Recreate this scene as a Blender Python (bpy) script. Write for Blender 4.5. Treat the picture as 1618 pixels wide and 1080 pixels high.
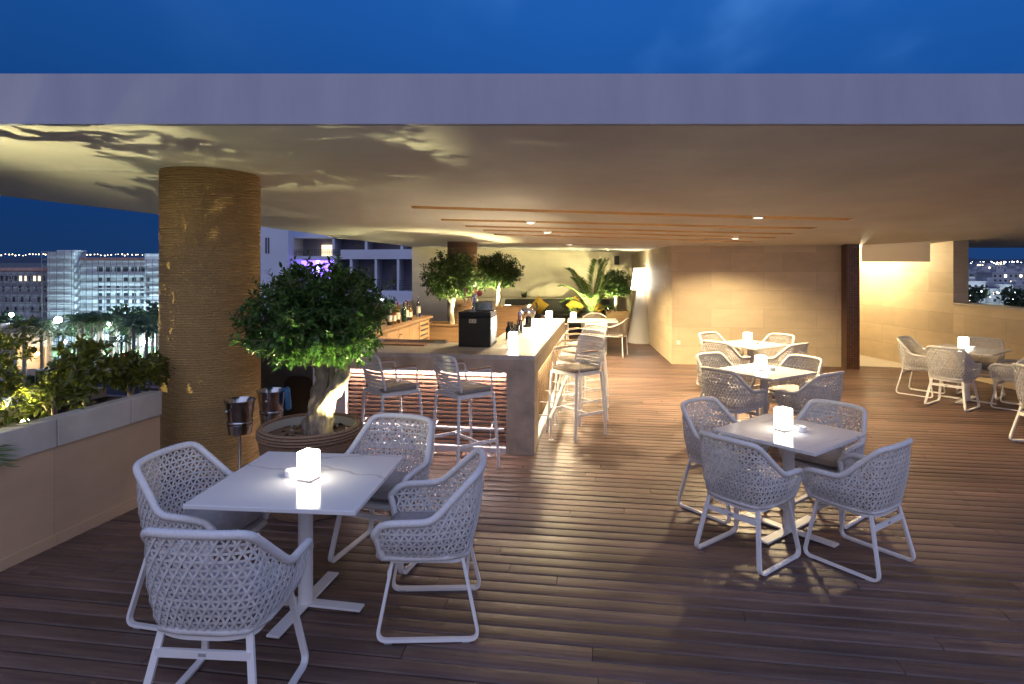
import bpy, bmesh, math, random
from mathutils import Vector, Matrix, noise
R = math.radians
PI = math.pi
rnd = random.Random(7)
scene = bpy.context.scene
for o in list(bpy.data.objects):
    bpy.data.objects.remove(o, do_unlink=True)
COL = scene.collection

# ------------------------------------------------------------------ camera
cam_d = bpy.data.cameras.new('camera')
cam = bpy.data.objects.new('camera', cam_d)
COL.objects.link(cam)
cam.location = (0, 0, 2.0)
cam.rotation_euler = (R(90), 0, 0)
cam_d.sensor_width = 36
cam_d.lens = 22.25
cam_d.shift_y = -0.0791
cam_d.clip_start = 0.05
cam_d.clip_end = 30000
scene.camera = cam

# ------------------------------------------------------------------ render / view
scene.render.engine = 'CYCLES'
scene.view_settings.view_transform = 'Standard'
scene.view_settings.look = 'None'
scene.view_settings.exposure = 0.22
scene.view_settings.gamma = 1.0
scene.cycles.use_denoising = True
try:
    scene.cycles.denoiser = 'OPENIMAGEDENOISE'
    scene.cycles.denoising_input_passes = 'RGB_ALBEDO_NORMAL'
except Exception:
    pass
scene.cycles.max_bounces = 7
scene.cycles.diffuse_bounces = 4
scene.cycles.glossy_bounces = 3
scene.cycles.transmission_bounces = 5
scene.cycles.transparent_max_bounces = 6
scene.cycles.sample_clamp_indirect = 4.0
scene.cycles.caustics_reflective = False
scene.cycles.caustics_refractive = False
try:
    scene.cycles.use_light_tree = True
except Exception:
    pass

# ------------------------------------------------------------------ world: dusk sky, last light behind the camera
world = bpy.data.worlds.new('World')
scene.world = world
world.use_nodes = True
def build_world():
    nt = world.node_tree
    N, L = nt.nodes, nt.links
    N.clear()
    out = N.new('ShaderNodeOutputWorld'); bg = N.new('ShaderNodeBackground')
    L.new(bg.outputs[0], out.inputs[0])
    tc = N.new('ShaderNodeTexCoord'); sep = N.new('ShaderNodeSeparateXYZ')
    L.new(tc.outputs['Generated'], sep.inputs[0])
    ramp = N.new('ShaderNodeValToRGB')
    els = ramp.color_ramp.elements
    els[0].position = 0.0; els[0].color = (.009, .038, .13, 1)
    els[1].position = 1.0; els[1].color = (.03, .13, .45, 1)
    e = els.new(.12); e.color = (.005, .042, .18, 1)
    e = els.new(.22); e.color = (.007, .062, .25, 1)
    e = els.new(.36); e.color = (.010, .082, .33, 1)
    L.new(sep.outputs['Z'], ramp.inputs[0])
    # streaky clouds
    add = N.new('ShaderNodeMath'); add.operation = 'ADD'; add.inputs[1].default_value = .22
    L.new(sep.outputs['Z'], add.inputs[0])
    dv = N.new('ShaderNodeVectorMath'); dv.operation = 'DIVIDE'
    cmb = N.new('ShaderNodeCombineXYZ')
    for k in range(3): L.new(add.outputs[0], cmb.inputs[k])
    L.new(tc.outputs['Generated'], dv.inputs[0]); L.new(cmb.outputs[0], dv.inputs[1])
    mp = N.new('ShaderNodeMapping'); mp.inputs['Scale'].default_value = (1.5, .75, 0.3)
    mp.inputs['Rotation'].default_value = (0, 0, R(-32)); mp.inputs['Location'].default_value = (1.3, .4, 0)
    L.new(dv.outputs[0], mp.inputs[0])
    nz = N.new('ShaderNodeTexNoise'); nz.inputs['Scale'].default_value = 1.25; nz.inputs['Detail'].default_value = 4; nz.inputs['Roughness'].default_value = .45
    L.new(mp.outputs[0], nz.inputs['Vector'])
    cr = N.new('ShaderNodeValToRGB'); cr.color_ramp.elements[0].position = .45; cr.color_ramp.elements[1].position = .85
    cr.color_ramp.elements[0].color = (0, 0, 0, 1); cr.color_ramp.elements[1].color = (.075, .19, .36, 1)
    cr.color_ramp.interpolation = 'EASE'
    L.new(nz.outputs['Fac'], cr.inputs[0])
    hz = N.new('ShaderNodeMapRange'); hz.inputs['From Min'].default_value = .1; hz.inputs['From Max'].default_value = .3
    L.new(sep.outputs['Z'], hz.inputs['Value'])
    cm = N.new('ShaderNodeMix'); cm.data_type = 'RGBA'; cm.blend_type = 'MULTIPLY'; cm.inputs['Factor'].default_value = 1
    L.new(cr.outputs[0], cm.inputs['A'])
    xm = N.new('ShaderNodeMapRange'); xm.inputs['From Min'].default_value = -.35; xm.inputs['From Max'].default_value = .25; xm.inputs['To Min'].default_value = .12
    L.new(sep.outputs['X'], xm.inputs['Value'])
    xx = N.new('ShaderNodeMath'); xx.operation = 'MULTIPLY'; L.new(hz.outputs[0], xx.inputs[0]); L.new(xm.outputs[0], xx.inputs[1])
    L.new(xx.outputs[0], cm.inputs['B'])
    a1 = N.new('ShaderNodeMix'); a1.data_type = 'RGBA'; a1.blend_type = 'ADD'; a1.inputs['Factor'].default_value = 1
    dk = N.new('ShaderNodeMapRange'); dk.inputs['From Min'].default_value = -.75; dk.inputs['From Max'].default_value = .1; dk.inputs['To Min'].default_value = .72; dk.inputs['To Max'].default_value = 1.1
    L.new(sep.outputs['X'], dk.inputs['Value'])
    dm = N.new('ShaderNodeMix'); dm.data_type = 'RGBA'; dm.blend_type = 'MULTIPLY'; dm.inputs['Factor'].default_value = 1
    L.new(ramp.outputs[0], dm.inputs['A']); L.new(dk.outputs[0], dm.inputs['B'])
    L.new(dm.outputs['Result'], a1.inputs['A']); L.new(cm.outputs['Result'], a1.inputs['B'])
    # afterglow in the western sky (behind the viewer)
    mr = N.new('ShaderNodeMapRange'); mr.inputs['From Min'].default_value = .42; mr.inputs['From Max'].default_value = -.85
    mr.interpolation_type = 'SMOOTHSTEP'
    L.new(sep.outputs['Y'], mr.inputs['Value'])
    glow = N.new('ShaderNodeMix'); glow.data_type = 'RGBA'; glow.inputs['A'].default_value = (0, 0, 0, 1); glow.inputs['B'].default_value = GLOW
    L.new(mr.outputs[0], glow.inputs['Factor'])
    a2 = N.new('ShaderNodeMix'); a2.data_type = 'RGBA'; a2.blend_type = 'ADD'; a2.inputs['Factor'].default_value = 1
    L.new(a1.outputs['Result'], a2.inputs['A']); L.new(glow.outputs['Result'], a2.inputs['B'])
    L.new(a2.outputs['Result'], bg.inputs['Color'])
    bg.inputs['Strength'].default_value = 1.0
GLOW = (.52, .475, .53, 1)
build_world()

# light strengths in one place
DOWN_W = 730       # ceiling spots
LANTERN = 10.0      # table lantern radiance
UP_W = 210          # tree uplights
WARM = (1, .76, .43)
UPC = (1, .90, .46)

# ------------------------------------------------------------------ materials
def mk(name):
    m = bpy.data.materials.new(name); m.use_nodes = True
    nt = m.node_tree
    b = nt.nodes['Principled BSDF']
    return m, nt.nodes, nt.links, b

def M(name, col, rough=.5, metal=0, var=0, vs=6, bump=0, bs=60, stretch=(1, 1, 1), trans=0, ior=1.45, alpha=1, coat=0, sub=0, spec=None, detail=5):
    m, N, L, b = mk(name)
    b.inputs['Base Color'].default_value = (*col, 1)
    b.inputs['Roughness'].default_value = rough
    b.inputs['Metallic'].default_value = metal
    b.inputs['IOR'].default_value = ior
    b.inputs['Transmission Weight'].default_value = trans
    b.inputs['Coat Weight'].default_value = coat
    if spec is not None: b.inputs['Specular IOR Level'].default_value = spec
    if var or bump:
        tc = N.new('ShaderNodeTexCoord'); mp = N.new('ShaderNodeMapping'); mp.inputs['Scale'].default_value = stretch
        L.new(tc.outputs['Object'], mp.inputs[0])
    if var:
        nz = N.new('ShaderNodeTexNoise'); nz.inputs['Scale'].default_value = vs; nz.inputs['Detail'].default_value = detail
        L.new(mp.outputs[0], nz.inputs['Vector'])
        r = N.new('ShaderNodeValToRGB')
        r.color_ramp.elements[0].position = .28; r.color_ramp.elements[1].position = .72
        r.color_ramp.elements[0].color = (*[max(0, c * (1 - var)) for c in col], 1)
        r.color_ramp.elements[1].color = (*[min(1, c * (1 + var)) for c in col], 1)
        L.new(nz.outputs['Fac'], r.inputs[0]); L.new(r.outputs[0], b.inputs['Base Color'])
    if bump:
        n2 = N.new('ShaderNodeTexNoise'); n2.inputs['Scale'].default_value = bs; n2.inputs['Detail'].default_value = 4
        L.new(mp.outputs[0], n2.inputs['Vector'])
        bp = N.new('ShaderNodeBump'); bp.inputs['Strength'].default_value = bump; bp.inputs['Distance'].default_value = .01
        L.new(n2.outputs['Fac'], bp.inputs['Height']); L.new(bp.outputs[0], b.inputs['Normal'])
    return m

def EM(name, col, s):
    m, N, L, b = mk(name)
    b.inputs['Base Color'].default_value = (*[min(1, c) for c in col], 1)
    b.inputs['Emission Color'].default_value = (*col, 1)
    b.inputs['Emission Strength'].default_value = s
    return m

def leaf_mat(name, dark, light, rough=.42):
    m, N, L, b = mk(name)
    geo = N.new('ShaderNodeNewGeometry')
    r = N.new('ShaderNodeValToRGB')
    r.color_ramp.elements[0].color = (*dark, 1); r.color_ramp.elements[1].color = (*light, 1)
    L.new(geo.outputs['Random Per Island'], r.inputs[0])
    L.new(r.outputs[0], b.inputs['Base Color'])
    b.inputs['Roughness'].default_value = rough
    tr = N.new('ShaderNodeBsdfTranslucent'); L.new(r.outputs[0], tr.inputs['Color'])
    mx = N.new('ShaderNodeMixShader'); mx.inputs[0].default_value = .36
    out = N['Material Output']
    L.new(b.outputs[0], mx.inputs[1]); L.new(tr.outputs[0], mx.inputs[2]); L.new(mx.outputs[0], out.inputs['Surface'])
    return m

def deck_mat():
    m, N, L, b = mk('deck_wood')
    tc = N.new('ShaderNodeTexCoord'); sep = N.new('ShaderNodeSeparateXYZ')
    L.new(tc.outputs['Object'], sep.inputs[0])
    geo = N.new('ShaderNodeNewGeometry')
    mp = N.new('ShaderNodeMapping'); mp.inputs['Scale'].default_value = (1.1, 22, 22)
    L.new(tc.outputs['Object'], mp.inputs[0])
    off = N.new('ShaderNodeVectorMath'); off.operation = 'ADD'
    cb = N.new('ShaderNodeCombineXYZ')
    mul = N.new('ShaderNodeMath'); mul.operation = 'MULTIPLY'; mul.inputs[1].default_value = 37
    L.new(geo.outputs['Random Per Island'], mul.inputs[0]); L.new(mul.outputs[0], cb.inputs[0]); L.new(mul.outputs[0], cb.inputs[2])
    L.new(mp.outputs[0], off.inputs[0]); L.new(cb.outputs[0], off.inputs[1])
    nz = N.new('ShaderNodeTexNoise'); nz.inputs['Scale'].default_value = 1.6; nz.inputs['Detail'].default_value = 7; nz.inputs['Roughness'].default_value = .65
    L.new(off.outputs[0], nz.inputs['Vector'])
    r = N.new('ShaderNodeValToRGB')
    r.color_ramp.elements[0].position = .3; r.color_ramp.elements[0].color = (.070, .041, .034, 1)
    r.color_ramp.elements[1].position = .75; r.color_ramp.elements[1].color = (.185, .112, .082, 1)
    L.new(nz.outputs['Fac'], r.inputs[0])
    # board to board tone
    mr = N.new('ShaderNodeMapRange'); mr.inputs['To Min'].default_value = .7; mr.inputs['To Max'].default_value = 1.25
    L.new(geo.outputs['Random Per Island'], mr.inputs['Value'])
    # worn patches
    n3 = N.new('ShaderNodeTexNoise'); n3.inputs['Scale'].default_value = 1.3; n3.inputs['Detail'].default_value = 6
    L.new(tc.outputs['Object'], n3.inputs['Vector'])
    mr3 = N.new('ShaderNodeMapRange'); mr3.inputs['From Min'].default_value = .3; mr3.inputs['From Max'].default_value = .7
    mr3.inputs['To Min'].default_value = .8; mr3.inputs['To Max'].default_value = 1.25
    L.new(n3.outputs['Fac'], mr3.inputs['Value'])
    mm = N.new('ShaderNodeMath'); mm.operation = 'MULTIPLY'
    L.new(mr.outputs[0], mm.inputs[0]); L.new(mr3.outputs[0], mm.inputs[1])
    hs = N.new('ShaderNodeHueSaturation'); L.new(r.outputs[0], hs.inputs['Color']); L.new(mm.outputs[0], hs.inputs['Value'])
    L.new(hs.outputs[0], b.inputs['Base Color'])
    rr = N.new('ShaderNodeMapRange'); rr.inputs['From Min'].default_value = .3; rr.inputs['From Max'].default_value = .7
    rr.inputs['To Min'].default_value = .40; rr.inputs['To Max'].default_value = .58
    L.new(n3.outputs['Fac'], rr.inputs['Value']); L.new(rr.outputs[0], b.inputs['Roughness'])
    bp = N.new('ShaderNodeBump'); bp.inputs['Strength'].default_value = .35; bp.inputs['Distance'].default_value = .004
    L.new(nz.outputs['Fac'], bp.inputs['Height']); L.new(bp.outputs[0], b.inputs['Normal'])
    return m

def stone_mat(name, c1, c2, bw=.95, bh=.42, mortar=.004, rough=.55, seed=0):
    m, N, L, b = mk(name)
    tc = N.new('ShaderNodeTexCoord'); sep = N.new('ShaderNodeSeparateXYZ'); L.new(tc.outputs['Object'], sep.inputs[0])
    ad = N.new('ShaderNodeMath'); ad.operation = 'ADD'; L.new(sep.outputs['X'], ad.inputs[0]); L.new(sep.outputs['Y'], ad.inputs[1])
    cb = N.new('ShaderNodeCombineXYZ'); L.new(ad.outputs[0], cb.inputs[0]); L.new(sep.outputs['Z'], cb.inputs[1]); cb.inputs[2].default_value = seed
    br = N.new('ShaderNodeTexBrick'); br.inputs['Scale'].default_value = 1
    br.inputs['Brick Width'].default_value = bw; br.inputs['Row Height'].default_value = bh
    br.inputs['Mortar Size'].default_value = mortar; br.inputs['Mortar Smooth'].default_value = .3; br.inputs['Bias'].default_value = 0
    br.offset = .37
    br.inputs['Color1'].default_value = (*c1, 1); br.inputs['Color2'].default_value = (*c2, 1)
    br.inputs['Mortar'].default_value = (*[c * .88 for c in c2], 1)
    L.new(cb.outputs[0], br.inputs['Vector'])
    mp = N.new('ShaderNodeMapping'); mp.inputs['Scale'].default_value = (.9, .9, 2.2)
    L.new(tc.outputs['Object'], mp.inputs[0])
    nz = N.new('ShaderNodeTexNoise'); nz.inputs['Scale'].default_value = 2.2; nz.inputs['Detail'].default_value = 7; nz.inputs['Roughness'].default_value = .6
    L.new(mp.outputs[0], nz.inputs['Vector'])
    mr = N.new('ShaderNodeMapRange'); mr.inputs['From Min'].default_value = .25; mr.inputs['From Max'].default_value = .75; mr.inputs['To Min'].default_value = .86; mr.inputs['To Max'].default_value = 1.08
    L.new(nz.outputs['Fac'], mr.inputs['Value'])
    hs = N.new('ShaderNodeHueSaturation'); L.new(br.outputs['Color'], hs.inputs['Color']); L.new(mr.outputs[0], hs.inputs['Value'])
    L.new(hs.outputs[0], b.inputs['Base Color'])
    b.inputs['Roughness'].default_value = rough
    bp = N.new('ShaderNodeBump'); bp.inputs['Strength'].default_value = .15; bp.inputs['Distance'].default_value = .006
    L.new(nz.outputs['Fac'], bp.inputs['Height']); L.new(bp.outputs[0], b.inputs['Normal'])
    return m

def plaster_mat(name, col, rough=.8):
    m, N, L, b = mk(name)
    tc = N.new('ShaderNodeTexCoord')
    nz = N.new('ShaderNodeTexNoise'); nz.inputs['Scale'].default_value = .8; nz.inputs['Detail'].default_value = 8; nz.inputs['Roughness'].default_value = .6
    L.new(tc.outputs['Object'], nz.inputs['Vector'])
    r = N.new('ShaderNodeValToRGB'); r.color_ramp.elements[0].position = .3; r.color_ramp.elements[1].position = .7
    r.color_ramp.elements[0].color = (*[c * .86 for c in col], 1); r.color_ramp.elements[1].color = (*[min(1, c * 1.07) for c in col], 1)
    L.new(nz.outputs['Fac'], r.inputs[0]); L.new(r.outputs[0], b.inputs['Base Color'])
    b.inputs['Roughness'].default_value = rough
    n2 = N.new('ShaderNodeTexNoise'); n2.inputs['Scale'].default_value = 26; n2.inputs['Detail'].default_value = 6
    L.new(tc.outputs['Object'], n2.inputs['Vector'])
    bp = N.new('ShaderNodeBump'); bp.inputs['Strength'].default_value = .12; bp.inputs['Distance'].default_value = .008
    L.new(n2.outputs['Fac'], bp.inputs['Height']); L.new(bp.outputs[0], b.inputs['Normal'])
    return m

def rope_mat(name, c1, c2):
    m, N, L, b = mk(name)
    tc = N.new('ShaderNodeTexCoord')
    mp = N.new('ShaderNodeMapping'); mp.inputs['Scale'].default_value = (1, 1, 3.2)
    L.new(tc.outputs['Object'], mp.inputs[0])
    nz = N.new('ShaderNodeTexNoise'); nz.inputs['Scale'].default_value = 60; nz.inputs['Detail'].default_value = 4
    L.new(mp.outputs[0], nz.inputs['Vector'])
    r = N.new('ShaderNodeValToRGB'); r.color_ramp.elements[0].position = .33; r.color_ramp.elements[1].position = .7
    r.color_ramp.elements[0].color = (*c1, 1); r.color_ramp.elements[1].color = (*c2, 1)
    L.new(nz.outputs['Fac'], r.inputs[0])
    n3 = N.new('ShaderNodeTexNoise'); n3.inputs['Scale'].default_value = 2.3; n3.inputs['Detail'].default_value = 3
    L.new(mp.outputs[0], n3.inputs['Vector'])
    mr = N.new('ShaderNodeMapRange'); mr.inputs['From Min'].default_value = .3; mr.inputs['From Max'].default_value = .7; mr.inputs['To Min'].default_value = .93; mr.inputs['To Max'].default_value = 1.06
    L.new(n3.outputs['Fac'], mr.inputs['Value'])
    hs = N.new('ShaderNodeHueSaturation'); L.new(r.outputs[0], hs.inputs['Color']); L.new(mr.outputs[0], hs.inputs['Value'])
    L.new(hs.outputs[0], b.inputs['Base Color'])
    b.inputs['Roughness'].default_value = .9
    bp = N.new('ShaderNodeBump'); bp.inputs['Strength'].default_value = .6; bp.inputs['Distance'].default_value = .006
    L.new(nz.outputs['Fac'], bp.inputs['Height']); L.new(bp.outputs[0], b.inputs['Normal'])
    return m

def marble_mat():
    m, N, L, b = mk('marble')
    tc = N.new('ShaderNodeTexCoord')
    nz = N.new('ShaderNodeTexNoise'); nz.inputs['Scale'].default_value = .9; nz.inputs['Detail'].default_value = 5; nz.inputs['Distortion'].default_value = .5
    info = N.new('ShaderNodeObjectInfo')
    ad = N.new('ShaderNodeVectorMath'); ad.operation = 'ADD'
    sc = N.new('ShaderNodeMath'); sc.operation = 'MULTIPLY'; sc.inputs[1].default_value = 13
    L.new(info.outputs['Random'], sc.inputs[0]); mpp = N.new('ShaderNodeMapping'); mpp.inputs['Scale'].default_value = (.45, 1.7, 1); mpp.inputs['Rotation'].default_value = (0, 0, R(35)); L.new(tc.outputs['Object'], mpp.inputs[0])
    L.new(sc.outputs[0], ad.inputs[1]); L.new(mpp.outputs[0], ad.inputs[0])
    L.new(ad.outputs[0], nz.inputs['Vector'])
    r = N.new('ShaderNodeValToRGB'); e = r.color_ramp.elements
    e[0].position = .0; e[0].color = (.78, .75, .73, 1); e[1].position = 1; e[1].color = (.74, .72, .71, 1)
    for p, c in ((.492, (.77, .74, .72)), (.499, (.50, .46, .44)), (.507, (.76, .74, .72))):
        q = e.new(p); q.color = (*c, 1)
    L.new(nz.outputs['Fac'], r.inputs[0]); L.new(r.outputs[0], b.inputs['Base Color'])
    b.inputs['Roughness'].default_value = .14
    return m

def concrete_mat(name, col, rough):
    m, N, L, b = mk(name)
    tc = N.new('ShaderNodeTexCoord')
    nz = N.new('ShaderNodeTexNoise'); nz.inputs['Scale'].default_value = 3.2; nz.inputs['Detail'].default_value = 9; nz.inputs['Roughness'].default_value = .62
    L.new(tc.outputs['Object'], nz.inputs['Vector'])
    r = N.new('ShaderNodeValToRGB'); r.color_ramp.elements[0].position = .32; r.color_ramp.elements[1].position = .68
    r.color_ramp.elements[0].color = (*[c * .6 for c in col], 1); r.color_ramp.elements[1].color = (*[c * 1.2 for c in col], 1)
    L.new(nz.outputs['Fac'], r.inputs[0]); L.new(r.outputs[0], b.inputs['Base Color'])
    b.inputs['Roughness'].default_value = rough
    return m

def wood_mat(name, c1, c2, axis=0, rough=.45):
    s = [14, 14, 14]; s[axis] = 1.0
    m, N, L, b = mk(name)
    tc = N.new('ShaderNodeTexCoord'); mp = N.new('ShaderNodeMapping'); mp.inputs['Scale'].default_value = s
    L.new(tc.outputs['Object'], mp.inputs[0])
    nz = N.new('ShaderNodeTexNoise'); nz.inputs['Scale'].default_value = 2; nz.inputs['Detail'].default_value = 6; nz.inputs['Distortion'].default_value = .4
    L.new(mp.outputs[0], nz.inputs['Vector'])
    r = N.new('ShaderNodeValToRGB'); r.color_ramp.elements[0].position = .3; r.color_ramp.elements[1].position = .7
    r.color_ramp.elements[0].color = (*c1, 1); r.color_ramp.elements[1].color = (*c2, 1)
    L.new(nz.outputs['Fac'], r.inputs[0]); L.new(r.outputs[0], b.inputs['Base Color'])
    b.inputs['Roughness'].default_value = rough
    return m

def mosaic_mat():
    m, N, L, b = mk('brown_mosaic')
    tc = N.new('ShaderNodeTexCoord'); sep = N.new('ShaderNodeSeparateXYZ'); L.new(tc.outputs['Object'], sep.inputs[0])
    ad = N.new('ShaderNodeMath'); ad.operation = 'ADD'; L.new(sep.outputs['X'], ad.inputs[0]); L.new(sep.outputs['Y'], ad.inputs[1])
    cb = N.new('ShaderNodeCombineXYZ'); L.new(ad.outputs[0], cb.inputs[0]); L.new(sep.outputs['Z'], cb.inputs[1])
    br = N.new('ShaderNodeTexBrick'); br.offset = 0
    br.inputs['Scale'].default_value = 1; br.inputs['Brick Width'].default_value = .045; br.inputs['Row Height'].default_value = .04; br.inputs['Mortar Size'].default_value = .005
    br.inputs['Color1'].default_value = (.085, .038, .024, 1); br.inputs['Color2'].default_value = (.15, .070, .042, 1); br.inputs['Mortar'].default_value = (.035, .02, .015, 1)
    L.new(cb.outputs[0], br.inputs['Vector']); L.new(br.outputs['Color'], b.inputs['Base Color'])
    b.inputs['Roughness'].default_value = .35
    return m

def fascia_mat():
    m, N, L, b = mk('fascia_plaster')
    tc = N.new('ShaderNodeTexCoord')
    mp = N.new('ShaderNodeMapping'); mp.inputs['Scale'].default_value = (1.3, 1, .22)
    L.new(tc.outputs['Object'], mp.inputs[0])
    nz = N.new('ShaderNodeTexNoise'); nz.inputs['Scale'].default_value = 3.5; nz.inputs['Detail'].default_value = 8; nz.inputs['Roughness'].default_value = .62
    L.new(mp.outputs[0], nz.inputs['Vector'])
    r = N.new('ShaderNodeValToRGB'); r.color_ramp.elements[0].position = .3; r.color_ramp.elements[1].position = .68
    r.color_ramp.elements[0].color = (.355, .37, .455, 1); r.color_ramp.elements[1].color = (.415, .42, .50, 1)
    n2 = N.new('ShaderNodeTexNoise'); n2.inputs['Scale'].default_value = .55; n2.inputs['Detail'].default_value = 5
    L.new(tc.outputs['Object'], n2.inputs['Vector'])
    mr = N.new('ShaderNodeMapRange'); mr.inputs['From Min'].default_value = .3; mr.inputs['From Max'].default_value = .7; mr.inputs['To Min'].default_value = .93; mr.inputs['To Max'].default_value = 1.06
    L.new(n2.outputs['Fac'], mr.inputs['Value'])
    hs = N.new('ShaderNodeHueSaturation'); L.new(nz.outputs['Fac'], r.inputs[0]); L.new(r.outputs[0], hs.inputs['Color']); L.new(mr.outputs[0], hs.inputs['Value'])
    L.new(hs.outputs[0], b.inputs['Base Color']); b.inputs['Roughness'].default_value = .7
    return m

def screen_mat():
    m, N, L, b = mk('bulkhead_screen')
    b.inputs['Base Color'].default_value = (.85, .82, .82, 1); b.inputs['Roughness'].default_value = .8
    tr = N.new('ShaderNodeBsdfTranslucent'); tr.inputs['Color'].default_value = (.90, .90, .95, 1)
    mx = N.new('ShaderNodeMixShader'); mx.inputs[0].default_value = .75
    L.new(b.outputs[0], mx.inputs[1]); L.new(tr.outputs[0], mx.inputs[2]); L.new(mx.outputs[0], N['Material Output'].inputs['Surface'])
    return m

def weave_mat():
    m, N, L, b = mk('white_weave')
    geo = N.new('ShaderNodeNewGeometry')
    r = N.new('ShaderNodeValToRGB')
    r.color_ramp.elements[0].color = (.66, .63, .60, 1); r.color_ramp.elements[1].color = (.84, .81, .77, 1)
    L.new(geo.outputs['Random Per Island'], r.inputs[0])
    tc = N.new('ShaderNodeTexCoord'); nz = N.new('ShaderNodeTexNoise'); nz.inputs['Scale'].default_value = 90; nz.inputs['Detail'].default_value = 2
    L.new(tc.outputs['Object'], nz.inputs['Vector'])
    mx = N.new('ShaderNodeMix'); mx.data_type = 'RGBA'; mx.blend_type = 'MULTIPLY'; mx.inputs['Factor'].default_value = .35
    L.new(r.outputs[0], mx.inputs['A']); L.new(nz.outputs['Fac'], mx.inputs['B'])
    L.new(mx.outputs['Result'], b.inputs['Base Color']); b.inputs['Roughness'].default_value = .5
    bp = N.new('ShaderNodeBump'); bp.inputs['Strength'].default_value = .5; bp.inputs['Distance'].default_value = .004
    L.new(nz.outputs['Fac'], bp.inputs['Height']); L.new(bp.outputs[0], b.inputs['Normal'])
    return m

MT = dict(
    deck=deck_mat(),
    under=M('dark_gap', (.015, .011, .009), .9),
    plaster=plaster_mat('ceiling_plaster', (.82, .79, .70)),
    fascia=fascia_mat(),
    stone=stone_mat('limestone', (.70, .57, .38), (.58, .47, .31), .86, .36),
    stone_back=stone_mat('limestone_back', (.68, .60, .44), (.62, .54, .39), 1.1, .45, seed=3),
    stone_low=stone_mat('limestone_low', (.64, .45, .27), (.58, .41, .25), 1.4, .71, seed=5),
    coping=M('pale_stone', (.56, .52, .44), .6, var=.14, vs=4, bump=.1, bs=40),
    rope=rope_mat('rope', (.34, .215, .082), (.56, .38, .155)),
    rope_brown=rope_mat('rope_brown', (.20, .12, .07), (.34, .22, .13)),
    white=M('white_metal', (.80, .78, .75), .42, var=.03, vs=8),
    weave=weave_mat(),
    cushion=M('grey_fabric', (.36, .33, .32), .9, var=.12, vs=18, bump=.3, bs=300),
    seatpad=M('taupe_fabric', (.30, .26, .22), .9, var=.12, vs=18, bump=.3, bs=300),
    marble=marble_mat(),
    lantern=EM('lantern_glow', (1, .92, .78), LANTERN),
    grey=M('grey_plastic', (.35, .34, .33), .5),
    china=M('white_china', (.80, .79, .77), .25),
    steel=M('steel', (.52, .52, .52), .16, 1, var=.12, vs=5, stretch=(1, 1, 5)),
    chrome=M('chrome', (.75, .75, .75), .08, 1),
    black=M('black_paint', (.012, .013, .012), .28),
    dark=M('dark_wall', (.06, .062, .062), .6, var=.15),
    concrete=concrete_mat('bar_concrete', (.52, .43, .32), .55),
    countertop=concrete_mat('bar_top', (.60, .54, .46), .28),
    mauve=plaster_mat('bar_panel', (.86, .82, .80)),
    slat=wood_mat('slat_wood', (.30, .16, .10), (.44, .26, .17), 0, .45),
    slat_y=wood_mat('slat_wood_side', (.40, .25, .13), (.55, .37, .20), 1, .4),
    panel_y=wood_mat('apron_panel', (.40, .32, .22), (.58, .48, .34), 2, .5),
    cabinet=wood_mat('cabinet_wood', (.27, .16, .085), (.40, .26, .15), 2, .4),
    armwood=wood_mat('arm_wood', (.30, .15, .07), (.44, .25, .13), 1, .45),
    led=EM('led_white', (1, .82, .78), 125),
    led_warm=EM('led_warm', (1, .84, .58), 60),
    led_orange=EM('led_orange', (1, .62, .26), 2.6),
    spot=EM('spot_glass', (1, .88, .66), 40),
    spot_up=EM('uplight_glass', (1, .93, .45), 60),
    bark=M('olive_bark', (.24, .19, .135), .95, var=.6, vs=22, bump=1, bs=45, stretch=(1, 1, .35)),
    palebark=M('pale_bark', (.42, .36, .26), .9, var=.3, vs=14, bump=.8, bs=30, stretch=(1, 1, .4)),
    olive=leaf_mat('olive_leaf', (.030, .075, .018), (.085, .19, .035)),
    ficus=leaf_mat('ficus_leaf', (.03, .065, .018), (.085, .15, .04)),
    shrub=leaf_mat('shrub_leaf', (.08, .11, .016), (.22, .23, .03)),
    palm=leaf_mat('palm_leaf', (.07, .13, .03), (.15, .23, .055), .5),
    soil=M('soil', (.03, .022, .016), 1, var=.5, vs=40, bump=1, bs=60),
    pebble=M('pebble', (.45, .42, .38), .7),
    lampwhite=M('lamp_body', (.72, .71, .70), .5),
    shade=EM('lamp_shade', (1, .92, .78), 7.5),
    yellow=M('yellow_fabric', (.42, .25, .03), .9, var=.1, vs=20, bump=.2, bs=200),
    sofa=M('sofa_fabric', (.05, .048, .045), .95, var=.15, vs=20, bump=.2, bs=200),
    towel=M('blue_cloth', (.05, .20, .42), .95, bump=.4, bs=200),
    planterwood=wood_mat('planter_wood', (.24, .14, .07), (.36, .22, .11), 0, .5),
    mosaic=mosaic_mat(),
    paving=M('pale_paving', (.55, .50, .42), .4, var=.08, vs=3),
    slotwood=M('slot_lining', (.46, .32, .16), .6, var=.1, vs=3),
    screen=screen_mat(),
    pink=M('pink_knob', (.7, .12, .17), .3),
    copper=M('copper', (.75, .45, .28), .2, 1),
    rubber=M('rubber', (.3, .3, .3), .8),
    glass=M('clear_glass', (.9, .95, .93), .03, trans=1, ior=1.45),
    glassg=M('green_glass', (.03, .10, .04), .06, trans=.6, ior=1.45),
    glassd=M('dark_glass', (.012, .014, .012), .08),
    amber=M('amber_glass', (.55, .24, .06), .06, trans=.7),
    paper=M('paper_label', (.72, .68, .58), .6),
    redcap=M('red_cap', (.5, .03, .02), .4),
    bluecap=M('blue_cap', (.05, .1, .35), .4),
    ropecord=M('taupe_cord', (.27, .23, .19), .85),
    speaker=M('speaker_black', (.015, .015, .015), .5),
    marker=M('sticker', (.62, .58, .40), .5),
)
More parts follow.
